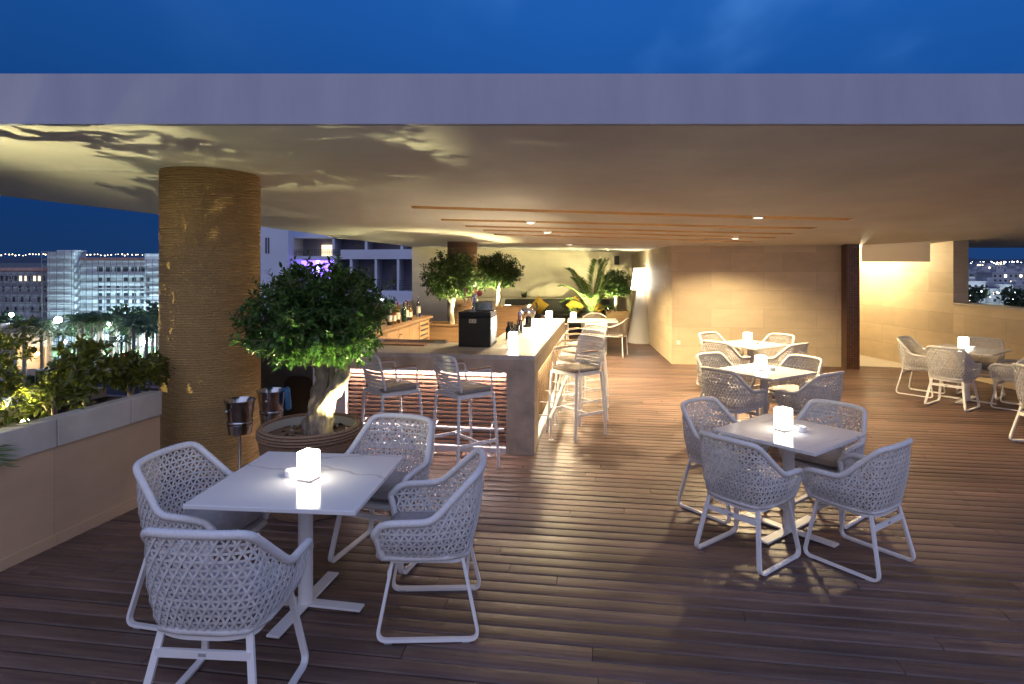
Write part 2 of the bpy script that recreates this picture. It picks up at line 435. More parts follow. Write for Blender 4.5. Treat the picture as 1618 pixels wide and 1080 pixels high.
# ------------------------------------------------------------------ mesh builder
class MB:
    def __init__(s): s.v = []; s.f = []; s.mi = []
    def add(s, vs, fs, Mx=None):
        n = len(s.v)
        if Mx is not None: vs = [Mx @ Vector(p) for p in vs]
        s.v += [tuple(p) for p in vs]
        s.f += [tuple(i + n for i in f) for f in fs]
    def box(s, lo, hi, Mx=None):
        x0, y0, z0 = lo; x1, y1, z1 = hi
        s.add([(x0, y0, z0), (x1, y0, z0), (x1, y1, z0), (x0, y1, z0), (x0, y0, z1), (x1, y0, z1), (x1, y1, z1), (x0, y1, z1)],
              [(0, 3, 2, 1), (4, 5, 6, 7), (0, 1, 5, 4), (1, 2, 6, 5), (2, 3, 7, 6), (3, 0, 4, 7)], Mx)
    def cbox(s, c, d, Mx=None):
        s.box([c[i] - d[i] / 2 for i in range(3)], [c[i] + d[i] / 2 for i in range(3)], Mx)
    def rbox(s, c, d, bev, seg=2, Mx=None):
        bm = bmesh.new()
        bmesh.ops.create_cube(bm, size=1)
        for v in bm.verts: v.co = Vector((v.co.x * d[0], v.co.y * d[1], v.co.z * d[2])) + Vector(c)
        bmesh.ops.bevel(bm, geom=list(bm.edges), offset=bev, segments=seg, profile=.5, affect='EDGES')
        bm.verts.index_update()
        s.add([v.co.copy() for v in bm.verts], [[v.index for v in f.verts] for f in bm.faces], Mx)
        bm.free()
    def tube(s, pts, r, n=8, closed=False, Mx=None, flat=None, up=None):
        pts = [Vector(p) for p in pts]
        m = len(pts)
        rs = r if isinstance(r, (list, tuple)) else [r] * m
        vs, fs = [], []
        nrm = None
        for i, p in enumerate(pts):
            if closed: t = pts[(i + 1) % m] - pts[i - 1]
            else: t = pts[min(i + 1, m - 1)] - pts[max(i - 1, 0)]
            if t.length < 1e-9: t = Vector((0, 0, 1))
            t.normalize()
            if up is not None:
                a = Vector(up) - t * t.dot(Vector(up))
            elif nrm is None:
                q = Vector((0, 0, 1)) if abs(t.z) < .9 else Vector((1, 0, 0))
                a = q - t * t.dot(q)
            else:
                a = nrm - t * t.dot(nrm)
            if a.length < 1e-6: a = t.orthogonal()
            a.normalize(); nrm = a
            b = t.cross(a)
            if flat:       # rectangular section: flat = (half along a, half along b)
                # mitre
                for (u, w) in ((-1, -1), (1, -1), (1, 1), (-1, 1)):
                    vs.append(p + a * u * flat[0] + b * w * flat[1])
            else:
                for k in range(n):
                    g = 2 * PI * k / n
                    vs.append(p + a * math.cos(g) * rs[i] + b * math.sin(g) * rs[i])
        if flat: n = 4
        for i in range(m if closed else m - 1):
            j = (i + 1) % m
            for k in range(n):
                l = (k + 1) % n
                fs.append((i * n + k, i * n + l, j * n + l, j * n + k))
        if not closed:
            fs.append(tuple(range(n - 1, -1, -1)))
            fs.append(tuple((m - 1) * n + k for k in range(n)))
        s.add(vs, fs, Mx)
    def lathe(s, prof, c=(0, 0, 0), n=24, Mx=None, sx=1, sy=1, cap=True):
        vs, fs = [], []
        for (r, z) in prof:
            for k in range(n):
                g = 2 * PI * k / n
                vs.append((c[0] + r * math.cos(g) * sx, c[1] + r * math.sin(g) * sy, c[2] + z))
        for i in range(len(prof) - 1):
            for k in range(n):
                l = (k + 1) % n
                fs.append((i * n + k, i * n + l, (i + 1) * n + l, (i + 1) * n + k))
        if cap:
            if prof[0][0] > 1e-5: fs.append(tuple(range(n - 1, -1, -1)))
            if prof[-1][0] > 1e-5: fs.append(tuple((len(prof) - 1) * n + k for k in range(n)))
        s.add(vs, fs, Mx)
    def sphere(s, c, r, n=10, m=6, sc=(1, 1, 1)):
        s.lathe([(max(1e-6, r * math.sin(PI * i / m)) * 1, -r * math.cos(PI * i / m) * sc[2]) for i in range(m + 1)], c, n, None, sc[0], sc[1], False)
    def prism(s, poly, z0, z1, Mx=None):
        n = len(poly)
        vs = [(x, y, z0) for x, y in poly] + [(x, y, z1) for x, y in poly]
        fs = [tuple(range(n - 1, -1, -1)), tuple(range(n, 2 * n))] + [(i, (i + 1) % n, n + (i + 1) % n, n + i) for i in range(n)]
        s.add(vs, fs, Mx)
    def build(s, name, mat, parent=None, smooth=False, angle=40):
        me = bpy.data.meshes.new(name)
        me.from_pydata(s.v, [], s.f)
        me.validate()
        me.materials.append(MT[mat] if isinstance(mat, str) else mat)
        if smooth:
            me.polygons.foreach_set('use_smooth', [True] * len(me.polygons))
            try: me.set_sharp_from_angle(angle=R(angle))
            except Exception: pass
        me.update()
        o = bpy.data.objects.new(name, me)
        COL.objects.link(o)
        if parent is not None: o.parent = parent
        return o

def tag(o, label=None, cat=None, group=None, kind=None):
    if label: o['label'] = label
    if cat: o['category'] = cat
    if group: o['group'] = group
    if kind: o['kind'] = kind
    return o

def empty(name, loc=(0, 0, 0), rz=0):
    o = bpy.data.objects.new(name, None)
    o.empty_display_size = .1
    COL.objects.link(o)
    o.location = loc; o.rotation_euler = (0, 0, rz)
    return o

KIDS = {}
def copy_tree(o, parent=None, kids=None):
    c = o.copy(); COL.objects.link(c)
    if parent is not None: c.parent = parent
    for ch in [x for x in bpy.data.objects if x.parent == o]:
        copy_tree(ch, c)
    return c

def face(fx, fy): return math.atan2(-fx, fy)

def spot(name, loc, target, watt, col, size, blend, radius=.04, parent=None):
    d = bpy.data.lights.new(name, 'SPOT'); d.energy = watt; d.color = col
    d.spot_size = size; d.spot_blend = blend; d.shadow_soft_size = radius
    o = bpy.data.objects.new(name, d); COL.objects.link(o)
    o.location = loc
    v = Vector(target) - Vector(loc)
    o.rotation_euler = v.to_track_quat('-Z', 'Y').to_euler()
    if parent is not None:
        o.parent = parent
        o.matrix_parent_inverse = Matrix.Translation(parent.location).inverted() if parent.rotation_euler.z == 0 else (Matrix.Translation(parent.location) @ Matrix.Rotation(parent.rotation_euler.z, 4, 'Z')).inverted()
    return o

def point(name, loc, watt, col, radius=.1):
    d = bpy.data.lights.new(name, 'POINT'); d.energy = watt; d.color = col; d.shadow_soft_size = radius
    o = bpy.data.objects.new(name, d); COL.objects.link(o); o.location = loc
    return o

def interp(x, kn):
    if x <= kn[0][0]: return kn[0][1]
    for (a, fa), (b, fb) in zip(kn, kn[1:]):
        if x <= b: return fa + (fb - fa) * (x - a) / (b - a)
    return kn[-1][1]

# ------------------------------------------------------------------ terrace floor
BAR_RZ = -R(9)
def build_deck():
    ang = -R(8.4)
    mb = MB()
    pitch, gap = .118, .008
    rr = random.Random(3)
    Mi = Matrix.Rotation(ang, 4, 'Z')
    inv = Mi.inverted()
    nrow = 0
    y = -4.0
    while y < 20.5:
        # clip length to the terrace
        x = -6.0 - rr.random() * 2
        xe = 10.5
        while x < xe:
            ln = rr.uniform(2.2, 4.2)
            x1 = min(x + ln, xe)
            mid = Mi @ Vector(((x + x1) / 2, y, 0))
            if mid.y < 20 :
                w = pitch - gap
                tz = rr.uniform(-.0012, .0012); tl = rr.uniform(-.0035, .0035)
                ys = [0, .006, w * .27, w * .5, w * .73, w - .006, w]
                zs = [-.007, -.0005, .0028, .0038, .0028, -.0005, -.007]
                n0 = len(mb.v)
                # inset ends a hair so butt joints read
                xa, xb = x + .002, x1 - .002
                pts = []
                for xx in (xa, xb):
                    for yy, zz in zip(ys, zs):
                        pts.append((xx, y + yy, zz + tz + tl * (yy / w - .5)))
                    pts.append((xx, y + w, -.03)); pts.append((xx, y, -.03))
                m = len(ys) + 2
                fs = [(i, (i + 1), m + i + 1, m + i)[::-1] for i in range(len(ys) - 1)]
                fs += [(len(ys) - 1, len(ys), m + len(ys), m + len(ys) - 1)[::-1], (0, m, 2 * m - 1, m - 1)[::-1]]
                fs += [tuple(range(m))[::1], tuple(range(2 * m - 1, m - 1, -1))]
                mb.add(pts, fs)
            x = x1
        y += pitch
    o = mb.build('terrace_floor', 'deck')
    o.rotation_euler = (0, 0, ang)
    tag(o, kind='structure')
    u = MB(); u.box((-7, -6, -.30), (10, 21, -.022))
    tag(u.build('terrace_slab', 'under'), kind='structure')
build_deck()

# ------------------------------------------------------------------ roof canopy
Z0 = [(3, .93), (4.2, .90), (6.2, .80), (12.1, .36), (19, .34)]
B0 = [(3, 0), (4.2, 0), (6.2, -.02), (12.1, -.02), (19, -.028)]
def ceil_z(x, y):
    return 2 + interp(y, Z0) + interp(y, B0) * max(-4, min(4, x))
LEFT = [(4.2, -8.6), (7.54, -6.1), (9.1, -5.02), (10.4, -4.14), (11.5, -3.45), (13, -3.12), (16, -3.02), (19.4, -3.0)]
SLOTS = [((-1.28, 8.06), (4.51, 8.41)), ((-1.03, 9.17), (4.48, 9.35)), ((-.73, 9.85), (4.45, 10.05)), ((-.47, 10.3), (4.42, 10.6)), ((-.31, 10.85), (4.3, 11.25)), ((.1, 12.6), (2.2, 12.75))]
def build_roof():
    root = empty('roof_canopy', (0, 4.2, 0))
    tag(root, 'broad flat concrete canopy roof with pale front edge sheltering the terrace bar', 'roof')
    ys = [4.2, 4.6, 5, 5.4, 5.8, 6.2, 6.8, 7.54, 8.2, 9.1, 9.8, 10.4, 11, 11.5, 12.1, 12.6, 13, 13.02, 14, 15, 16, 17, 18, 19.4]
    nx = 24
    mb = MB()
    V = []
    for y in ys:
        xl = interp(y, LEFT); xr = 15 if y <= 13 else 8.3
        xs = [xl + (xr - xl) * i / (nx - 1) for i in range(nx)]
        V.append(xs)
    ny = len(ys)
    bot = [(x, ys[j], ceil_z(x, ys[j])) for j in range(ny) for x in V[j]]
    top = [(x, ys[j], 3.222 + .002 * j) for j in range(ny) for x in V[j]]
    fs = []
    nb = len(bot)
    for j in range(ny - 1):
        for i in range(nx - 1):
            a, b, c, d = j * nx + i, j * nx + i + 1, (j + 1) * nx + i + 1, (j + 1) * nx + i
            fs.append((a, d, c, b)); fs.append((nb + a, nb + b, nb + c, nb + d))
    def side(seq):
        for a, b in zip(seq, seq[1:]): fs.append((a, b, nb + b, nb + a))
    side(list(range(nx)))
    side([j * nx + nx - 1 for j in range(ny)])
    side([(ny - 1) * nx + i for i in range(nx - 1, -1, -1)])
    side([j * nx for j in range(ny - 1, -1, -1)])
    mb.add([(x, y, z) for x, y, z in bot + top], fs)
    o = mb.build('ceiling', 'plaster')
    # recessed light slots are cut through the plaster
    cut = MB()
    for (a, b) in SLOTS:
        n = 8
        vs, fs2 = [], []
        hw = .105
        for i in range(n + 1):
            t = i / n
            x = a[0] + (b[0] - a[0]) * t; y = a[1] + (b[1] - a[1]) * t
            for dy, dz in ((-hw, -.1), (hw, -.1), (hw, .15), (-hw, .15)):
                zc = ceil_z(x, y + dy)
                vs.append((x, y + dy, zc + dz))
        for i in range(n):
            for k in range(4):
                l = (k + 1) % 4
                fs2.append((i * 4 + k, i * 4 + l, (i + 1) * 4 + l, (i + 1) * 4 + k)[::-1])
        fs2.append((0, 1, 2, 3)); fs2.append((n * 4 + 3, n * 4 + 2, n * 4 + 1, n * 4))
        cut.add(vs, fs2)
    co = cut.build('slot_cutter', 'plaster')
    for q in (o, co):
        bm = bmesh.new(); bm.from_mesh(q.data); bmesh.ops.recalc_face_normals(bm, faces=list(bm.faces)); bm.to_mesh(q.data); bm.free()
    md = o.modifiers.new('cut', 'BOOLEAN'); md.object = co; md.operation = 'DIFFERENCE'; md.solver = 'EXACT'
    bpy.context.view_layer.update()
    dg = bpy.context.evaluated_depsgraph_get()
    me = bpy.data.meshes.new_from_object(o.evaluated_get(dg))
    o.modifiers.clear(); o.data = me
    me.materials.clear(); me.materials.append(MT['plaster']); me.materials.append(MT['slotwood'])
    for p_ in me.polygons:
        c_ = p_.center; dz = c_.z - ceil_z(c_.x, c_.y)
        p_.material_index = 1 if (.015 < dz < .17 and 7.6 < c_.y < 12.9 and -2 < c_.x < 5.2) else 0
    bpy.data.objects.remove(co, do_unlink=True)
    o.parent = root; o.location = (0, -4.2, 0)
    # front edge band, 3 mm proud
    fb = MB(); fb.box((-8.62, -.06, 2.897), (15.02, -.003, 3.226))
    fb.build('fascia', 'fascia', root)
    for (a, b) in SLOTS[:5]:
        s = MB(); n = 6
        pts = []
        for i in range(n + 1):
            t = .01 + .98 * i / n
            x = a[0] + (b[0] - a[0]) * t; y = a[1] + (b[1] - a[1]) * t - .085
            pts.append((x, y - 4.2, ceil_z(x, y + .085) + .10))
        s.tube(pts, .012, flat=(.02, .008), up=(0, 0, 1))
        s.build('slot_light', 'led_orange', root)
build_roof()

DL = [(838, 348), (1198, 343), (865, 365), (902, 383), (1140, 378)]
def downlight(x, y, label, k=1.0):
    z = ceil_z(x, y)
    root = empty('ceiling_spotlight', (x, y, z))
    tag(root, label, 'spotlight', 'small round ceiling spotlights')
    b = MB(); b.lathe([(.075, .10), (.075, .002), (.07, -.012), (.055, -.012), (.052, .01)], (0, 0, 0), 20, cap=False)
    b.build('housing', 'white', root, True)
    g = MB(); g.lathe([(.052, .004), (.051, -.004), (.0001, -.006)], (0, 0, 0), 16, cap=False)
    g.build('lens', 'spot', root)
    spot('spot_lamp', (x, y, z - .03), (x, y, 0), DOWN_W * k, WARM, R(144), .5, .11, root)
for (x, y, lb) in [(.275, 9.26, 'ceiling spotlight in the second orange slot above the bar counter'),
                   (3.24, 8.33, 'brightest ceiling spotlight in the first orange slot, above the tables'),
                   (.58, 10.42, 'ceiling spotlight in the fourth orange slot over the bar'),
                   (1.15, 12.66, 'dim far ceiling spotlight nearest the back wall lounge'),
                   (3.78, 10.72, 'ceiling spotlight close to the bare limestone wall block')]:
    downlight(x, y, lb, .55 if x > 3.5 else 1.0)

# ------------------------------------------------------------------ walls
def wall(name, p, q, h, th, mat, label, cat='wall', z0=0, side=1):
    """wall from p to q (its seen face), thickness on the left of p->q if side=1"""
    d = Vector((q[0] - p[0], q[1] - p[1])); L = d.length
    o = MB(); 
    if side > 0: o.box((0, 0, z0), (L, th, h))
    else: o.box((0, -th, z0), (L, 0, h))
    ob = o.build(name, mat)
    ob.location = (p[0], p[1], 0); ob.rotation_euler = (0, 0, math.atan2(d.y, d.x))
    if label: tag(ob, label, cat)
    return ob

# limestone block in the middle of the terrace (solid)
blk = MB()
blk.prism([(3.1, 12.27), (6.18, 11.93), (6.5, 11.9), (6.5, 18.9), (3.55, 18.9)], -.02, 2.62)
o = blk.build('stone_wall', 'stone'); tag(o, 'tall warm limestone wall block behind the right hand dining tables', 'wall')
so = MB(); so.rbox((0, 0, 0), (.075, .012, .085), .004); so = so.build('wall_socket', 'china')
so.location = (3.22, 12.245, .42); so.rotation_euler = (0, 0, -R(6.5)); tag(so, 'small pale socket plate low on the limestone wall block', 'socket')
bw = wall('back_wall', (-3.0, 19.0), (3.8, 18.72), 2.75, .3, 'stone_back', 'pale limestone back wall behind the lounge sofa and potted trees')
pier = MB(); pier.box((-.115, -.115, 0), (.115, .115, 2.6))
o = pier.build('mosaic_pillar', 'mosaic'); o.location = (6.31, 11.80, 0); o.rotation_euler = (0, 0, -R(5))
tag(o, 'dark brown mosaic pillar at the edge of the limestone wall', 'pillar')
# right hand parapet wall, tall part beside the doorway and low part below the city view
wall('passage_wall', (7.74, 11.1), (7.2, 14.8), 2.62, .3, 'stone', 'brightly lit limestone wall inside the passage beside the mosaic pillar', side=-1)
wall('parapet_wall', (7.98, 6.0), (7.74, 11.1), 1.24, .3, 'stone', 'low limestone parapet under the night view of the city', side=-1)
wall('parapet_wall', (8.34, -3.0), (7.98, 6.0), 1.24, .3, 'stone', None, side=-1)
o = bpy.data.objects['parapet_wall.001']; tag(o, 'low limestone parapet continuing along the right side of the terrace', 'wall')
cp = wall('parapet_coping', (7.96, 6.0), (7.72, 11.095), 1.27, .34, 'coping', None, z0=1.241, side=-1); tag(cp, 'thin stone coping on the parapet below the city view', 'coping')
wall('passage_end_wall', (6.3, 14.8), (7.9, 14.8), 2.6, .2, 'stone', 'limestone wall closing the far end of the bright passage')
# passage floor + threshold
pf = MB(); pf.prism([(6.52, 11.98), (7.66, 11.72), (7.18, 14.8), (6.52, 14.8)], -.02, .012)
tag(pf.build('passage_floor', 'paving'), kind='structure')
# bulkhead above the doorway
hd = wall('door_bulkhead', (6.54, 11.84), (7.40, 11.20), 2.42, .012, 'screen', None, z0=1.985)
tag(hd, 'pale lilac bulkhead hanging over the bright passage doorway', 'bulkhead')
# passage lamp
pr = empty('passage_light', (6.80, 13.2, ceil_z(6.8, 13.2)))
tag(pr, 'warm ceiling lamp hidden in the passage behind the mosaic pillar', 'lamp')
g = MB(); g.lathe([(.09, .02), (.09, -.03), (.0001, -.032)], (0, 0, 0), 18, cap=False); g.build('diffuser', 'spot', pr)
point('passage_bulb', (6.80, 13.2, ceil_z(6.8, 13.2) - .10), 90, (1, .79, .46), .07)
point('passage_bulb', (6.85, 12.55, ceil_z(6.8, 12.5) - .16), 85, (1, .79, .46), .05)

# left parapet with planter on top
PA = (-5.2, -3.0); PB = (-2.80, 6.4)
def left_parapet():
    d = Vector((.225, .97)).normalized()
    base = Vector((-3.3, 4.07))
    p0 = base - d * 7.5; p1 = base + d * 1.35
    L = (p1 - p0).length
    ang = math.atan2(d.y, d.x)
    root = empty('planter_wall', (p0.x, p0.y, 0), ang)
    tag(root, 'low rendered parapet wall topped by pale stone planter blocks', 'planter wall')
    a = MB(); a.box((0, 0, -.5), (L, .65, .69)); a.build('wall_base', 'stone_low', root)
    t = MB(); t.box((0, -.012, 0), (L, .0, .075)); t.build('skirting', 'stone_low', root)
    # blocks
    s0 = (Vector((-3.19, 4.45)) - p0).dot(d)
    bl = .64
    k0 = -int(s0 / bl)
    s = s0 + k0 * bl
    while s < L:
        e_ = min(s + bl - .008, L)
        if e_ - s < .03: break
        b = MB(); b.rbox(((s + e_) / 2, .04, .795), (e_ - s, .12, .20), .006, 2)
        if s > 4.5 : b.build('planter_block', 'coping', root)
        else:
            b.build('planter_block', 'coping', root)
        s += bl
    bb = MB(); bb.box((0, .55, .691), (L, .65, .90)); bb.build('planter_back', 'coping', root)
    so = MB()
    n = 120
    vs = [];fs = []
    for i in range(n + 1):
        for j in range(5):
            vs.append((L * i / n, .10 + .45 * j / 4, .825 + .02 * noise.noise(Vector((i * .9, j * 1.3, 2)))))
    for i in range(n):
        for j in range(4):
            fs.append((i * 5 + j, (i + 1) * 5 + j, (i + 1) * 5 + j + 1, i * 5 + j + 1))
    so.add(vs, fs); so.build('soil', 'soil', root)
    return base, d, ang
PBASE, PDIR, PANG = left_parapet()

# ------------------------------------------------------------------ columns
def rope_column(x, y, r, h, mat, label, pitch=.0235, segs=72):
    mb = MB()
    prof = []
    z = 0
    while z < h:
        for k in range(6):
            g = PI * (k + .35) / 5.7
            prof.append((r - pitch * .5 + pitch * .5 * math.sin(g), z + pitch * .5 - pitch * .5 * math.cos(g)))
        z += pitch
    mb.lathe(prof, (0, 0, 0), segs)
    o = mb.build('rope_column', mat, None, True, 80); o.location = (x, y, 0)
    tag(o, label, 'column')
rope_column(-2.97, 6.25, .455, 3.1, 'rope', 'thick round column wrapped in golden rope next to the olive tree')
rope_column(-.99, 12.6, .30, 2.7, 'rope_brown', 'slimmer round column wrapped in brown rope behind the bar', .03, 40)

# low edge wall between big column and the back
wall('edge_wall', (-2.95, 6.75), (-2.98, 18.98), .84, .2, 'mauve', 'low rendered wall at the terrace edge behind the bottle cabinet', side=1)
# ------------------------------------------------------------------ woven armchair
def smooth_path(pts, n):
    """Catmull-Rom through pts (list of tuples), n samples per span"""
    P = [Vector(p) for p in pts]; out = []
    for i in range(len(P) - 1):
        p0 = P[max(i - 1, 0)]; p1 = P[i]; p2 = P[i + 1]; p3 = P[min(i + 2, len(P) - 1)]
        for k in range(n):
            t = k / n
            out.append(.5 * ((2 * p1) + (-p0 + p2) * t + (2 * p0 - 5 * p1 + 4 * p2 - p3) * t * t + (-p0 + 3 * p1 - 3 * p2 + p3) * t ** 3))
    out.append(P[-1]); return out

def fillet(pts, r, n=5):
    """polyline with rounded corners"""
    P = [Vector(p) for p in pts]; out = [P[0]]
    for i in range(1, len(P) - 1):
        a = (P[i - 1] - P[i]); b = (P[i + 1] - P[i])
        rr = min(r, a.length * .45, b.length * .45)
        a.normalize(); b.normalize()
        s = P[i] + a * rr; e = P[i] + b * rr
        for k in range(n + 1):
            t = k / n
            out.append(s * (1 - t) ** 2 + P[i] * 2 * t * (1 - t) + e * t * t)
    out.append(P[-1]); return out

def half_mirror(h): return h + [(-x, y, z) for x, y, z in reversed(h[:-1])]

def make_chair():
    root = empty('woven_armchair')
    topH = [(-.283, .255, .605), (-.292, .18, .628), (-.298, .06, .638), (-.300, -.03, .650), (-.285, -.115, .735), (-.262, -.20, .825), (-.225, -.262, .862), (-.12, -.288, .868), (0, -.294, .870)]
    botH = [(-.232, .225, .44), (-.240, .15, .432), (-.246, .05, .425), (-.245, -.03, .42), (-.238, -.10, .415), (-.222, -.165, .415), (-.190, -.205, .415), (-.10, -.222, .415), (0, -.226, .415)]
    n = 8
    topK = [(-.272, .262, .600), (-.296, .20, .632), (-.304, -.03, .640), (-.232, -.258, .862), (-.12, -.288, .868), (0, -.294, .870)]
    NT = n * (2 * len(botH) - 2) + 1
    def resamp(P):
        acc = [0]
        for i in range(1, len(P)): acc.append(acc[-1] + (P[i] - P[i - 1]).length)
        out = []; j = 0
        for k in range(NT):
            s = acc[-1] * k / (NT - 1)
            while j < len(P) - 2 and acc[j + 1] < s: j += 1
            t = (s - acc[j]) / max(1e-9, acc[j + 1] - acc[j]); out.append(P[j].lerp(P[j + 1], max(0, min(1, t))))
        return out
    T = resamp(fillet(half_mirror(topK), .055, 5)); B = resamp(smooth_path(half_mirror(botH), n))
    m = len(T)
    # arc length at mid height
    S = [0]
    for i in range(1, m):
        S.append(S[-1] + ((T[i] + B[i]) / 2 - (T[i - 1] + B[i - 1]) / 2).length)
    Ltot = S[-1]
    def at_s(s):
        s = max(0, min(Ltot, s))
        lo, hi = 0, m - 1
        while hi - lo > 1:
            k = (lo + hi) // 2
            if S[k] <= s: lo = k
            else: hi = k
        t = (s - S[lo]) / max(1e-9, S[hi] - S[lo])
        return T[lo].lerp(T[hi], t), B[lo].lerp(B[hi], t)
    def P(s, z):
        t, b = at_s(s)
        f = (z - b.z) / (t.z - b.z)
        p = b.lerp(t, f)
        # gentle outward belly
        bul = .022 * math.sin(PI * max(0, min(1, f)))
        q = Vector((p.x, p.y, 0)); 
        if q.length > 1e-6: p = p + Vector((p.x, p.y * .8, 0)) / q.length * bul
        return p, f
    def N(s, z):
        a = P(s - .006, z)[0]; b = P(s + .006, z)[0]; c = P(s, z - .006)[0]; d = P(s, z + .006)[0]
        v = (b - a).cross(d - c)
        return v.normalized() if v.length > 1e-9 else Vector((0, 0, 1))
    W, TH = .0052, .0018
    mb = MB()
    def strand(pts, ph):
        runs, cur = [], []
        for (s, z) in pts:
            ok = -.001 <= s <= Ltot + .001
            if ok:
                p, f = P(s, z)
                ok = -.02 <= f <= 1.02
            if ok: cur.append((s, z, p))
            else:
                if len(cur) > 1: runs.append(cur)
                cur = []
        if len(cur) > 1: runs.append(cur)
        for r in runs:
            vs, fs = [], []
            k = len(r)
            for i, (s, z, p) in enumerate(r):
                nn = N(s, z)
                t = r[min(i + 1, k - 1)][2] - r[max(i - 1, 0)][2]
                side = t.cross(nn).normalized() * W
                jt = .0011 * noise.noise(Vector((p.x * 31, p.y * 31, p.z * 31 + ph * 4000)))
                off = nn * (ph + .0016 * (1 if i % 2 else -1)) + side.normalized() * jt
                vs += [p - side + off - nn * TH, p + side + off - nn * TH, p + side + off + nn * TH, p - side + off + nn * TH]
            for i in range(k - 1):
                for q in range(4):
                    l = (q + 1) % 4
                    fs.append((i * 4 + q, i * 4 + l, i * 4 + 4 + l, i * 4 + 4 + q))
            mb.add(vs, fs)
    a = .0400; hh = a * math.sqrt(3) / 2
    zmin, zmax = .405, .875
    rows = int((zmax - zmin) / hh) + 1
    for r in range(rows):
        z = zmin + r * hh
        strand([(s * a * .75, z) for s in range(int(Ltot / (a * .75)) + 2)], -.0022)
    ncol = int(Ltot / a) + 2
    ext = int((zmax - zmin) / math.sqrt(3) / a) + 2
    for c in range(-ext, ncol + ext):
        for sg in (1, -1):
            pts = []
            for r in range(rows + 1):
                z = zmin + r * hh
                pts.append((c * a + sg * r * a / 2, z))
            strand(pts, -.0001 + .0024 * sg)
    sh = mb.build('woven_shell', 'weave', root)
    # rim
    rimpts = [B[0] + Vector((0, .012, .0))] + [T[0].lerp(B[0], .35) + Vector((0, .014, 0))] + [Vector((T[0].x, T[0].y + .012, T[0].z - .03))] + [T[i] for i in range(2, m - 2, 2)] + [Vector((T[-1].x, T[-1].y + .012, T[-1].z - .03))] + [T[-1].lerp(B[-1], .35) + Vector((0, .014, 0))] + [B[-1] + Vector((0, .012, 0))]
    rp = smooth_path([tuple(p) for p in rimpts], 3)
    rm = MB(); rm.tube(rp, [.0195 + .0012 * (i % 2) for i in range(len(rp))], 9)
    rm.build('wrapped_rim', 'weave', root, True, 75)
    # woven corner ribs at back uprights
    # seat deck + edge
    st = MB()
    poly = [(-.232, .235), (-.2, .262), (-.1, .275), (.1, .275), (.2, .262), (.232, .235), (.243, .05), (.238, -.10), (.19, -.203), (.10, -.222), (-.10, -.222), (-.19, -.203), (-.238, -.10), (-.243, .05)]
    st.prism(poly, .425, .447)
    st.build('seat_deck', 'weave', root)
    ed = MB(); ed.tube([(x, y, .428) for x, y in poly], .015, 8, True); ed.build('seat_edge', 'weave', root, True, 70)
    # cushion
    cu = MB()
    bm = bmesh.new()
    bmesh.ops.create_grid(bm, x_segments=14, y_segments=14, size=.5)
    vs = []; 
    def cpos(u, v, top):
        x = u * .445; y = v * .455 + .025
        # trapezoid + round corners
        x *= 1 - .10 * (-v + .5) * .8
        d = max(abs(u), abs(v)) * 2
        e = math.hypot(max(0, abs(u) - .38) / .12, max(0, abs(v) - .38) / .12)
        k = max(0, 1 - min(1, e) ** 2) ** .5
        zc = .478
        bulge = .03 * k + .008 * (1 - (2 * u) ** 2) * (1 - (2 * v) ** 2)
        if e > 1:
            sx = (abs(u) - .38) / e + .38 if abs(u) > .38 else abs(u)
            sy = (abs(v) - .38) / e + .38 if abs(v) > .38 else abs(v)
            x = math.copysign(sx, u) * .445 * (1 - .10 * (-v + .5) * .8); y = math.copysign(sy, v) * .455 + .025
        return (x, y, zc + bulge if top else zc - .03 * k)
    G = 20
    for top in (1, 0):
        vs = [cpos(i / G - .5, j / G - .5, top) for j in range(G + 1) for i in range(G + 1)]
        fs = []
        for j in range(G):
            for i in range(G):
                q = (j * (G + 1) + i, j * (G + 1) + i + 1, (j + 1) * (G + 1) + i + 1, (j + 1) * (G + 1) + i)
                fs.append(q if top else q[::-1])
        cu.add(vs, fs)
    bm.free()
    cu.build('seat_cushion', 'cushion', root, True, 180)
    # seat frame ring and sled legs
    fr = MB()
    fr.tube(fillet([(-.205, .19, .405), (-.205, -.17, .40), (-.10, -.205, .398), (.10, -.205, .398), (.205, -.17, .40), (.205, .19, .405)], .05), .01, flat=(.009, .014), up=(0, 0, 1))
    fr.build('seat_frame', 'white', root)
    for sx in (-1, 1):
        lg = MB()
        pts = fillet([(sx * .205, .185, .412), (sx * .262, .262, .012), (sx * .262, -.275, .012), (sx * .195, -.185, .412)], .055, 6)
        lg.tube(pts, .01, flat=(.0155, .008), up=(sx, 0, .15))
        l = lg.build('sled_leg', 'white', root)
        fp = MB()
        for yy in (.20, -.205): fp.cbox((sx * .262, yy, .004), (.03, .04, .010))
        fp.build('foot_pad', 'rubber', l)
    for yy, zz in ((-.208, .325), (.206, .335)):
        t = (zz - .412) / (.012 - .412)
        xs = .195 + (.262 - .195) * t if yy < 0 else .205 + (.262 - .205) * t
        c = MB(); c.tube([(-xs, yy, zz), (xs, yy, zz)], .01, flat=(.018, .007), up=(0, 0, 1))
        s = c.build('stretcher', 'white', root)
        if yy < 0:
            p = MB(); p.cbox((0, yy - .0085, zz), (.034, .002, .013)); 
            q = p.build('maker_plate', 'grey', s)
    return root

CH = {}
def chair(x, y, fx, fy, label, group, jit=0):
    if 'c' not in CH:
        CH['c'] = make_chair(); o = CH['c']
    else:
        o = copy_tree(CH['c'])
    o.location = (x, y, 0.003); o.rotation_euler = (0, 0, face(fx, fy))
    tag(o, label, 'armchair', group)
    return o

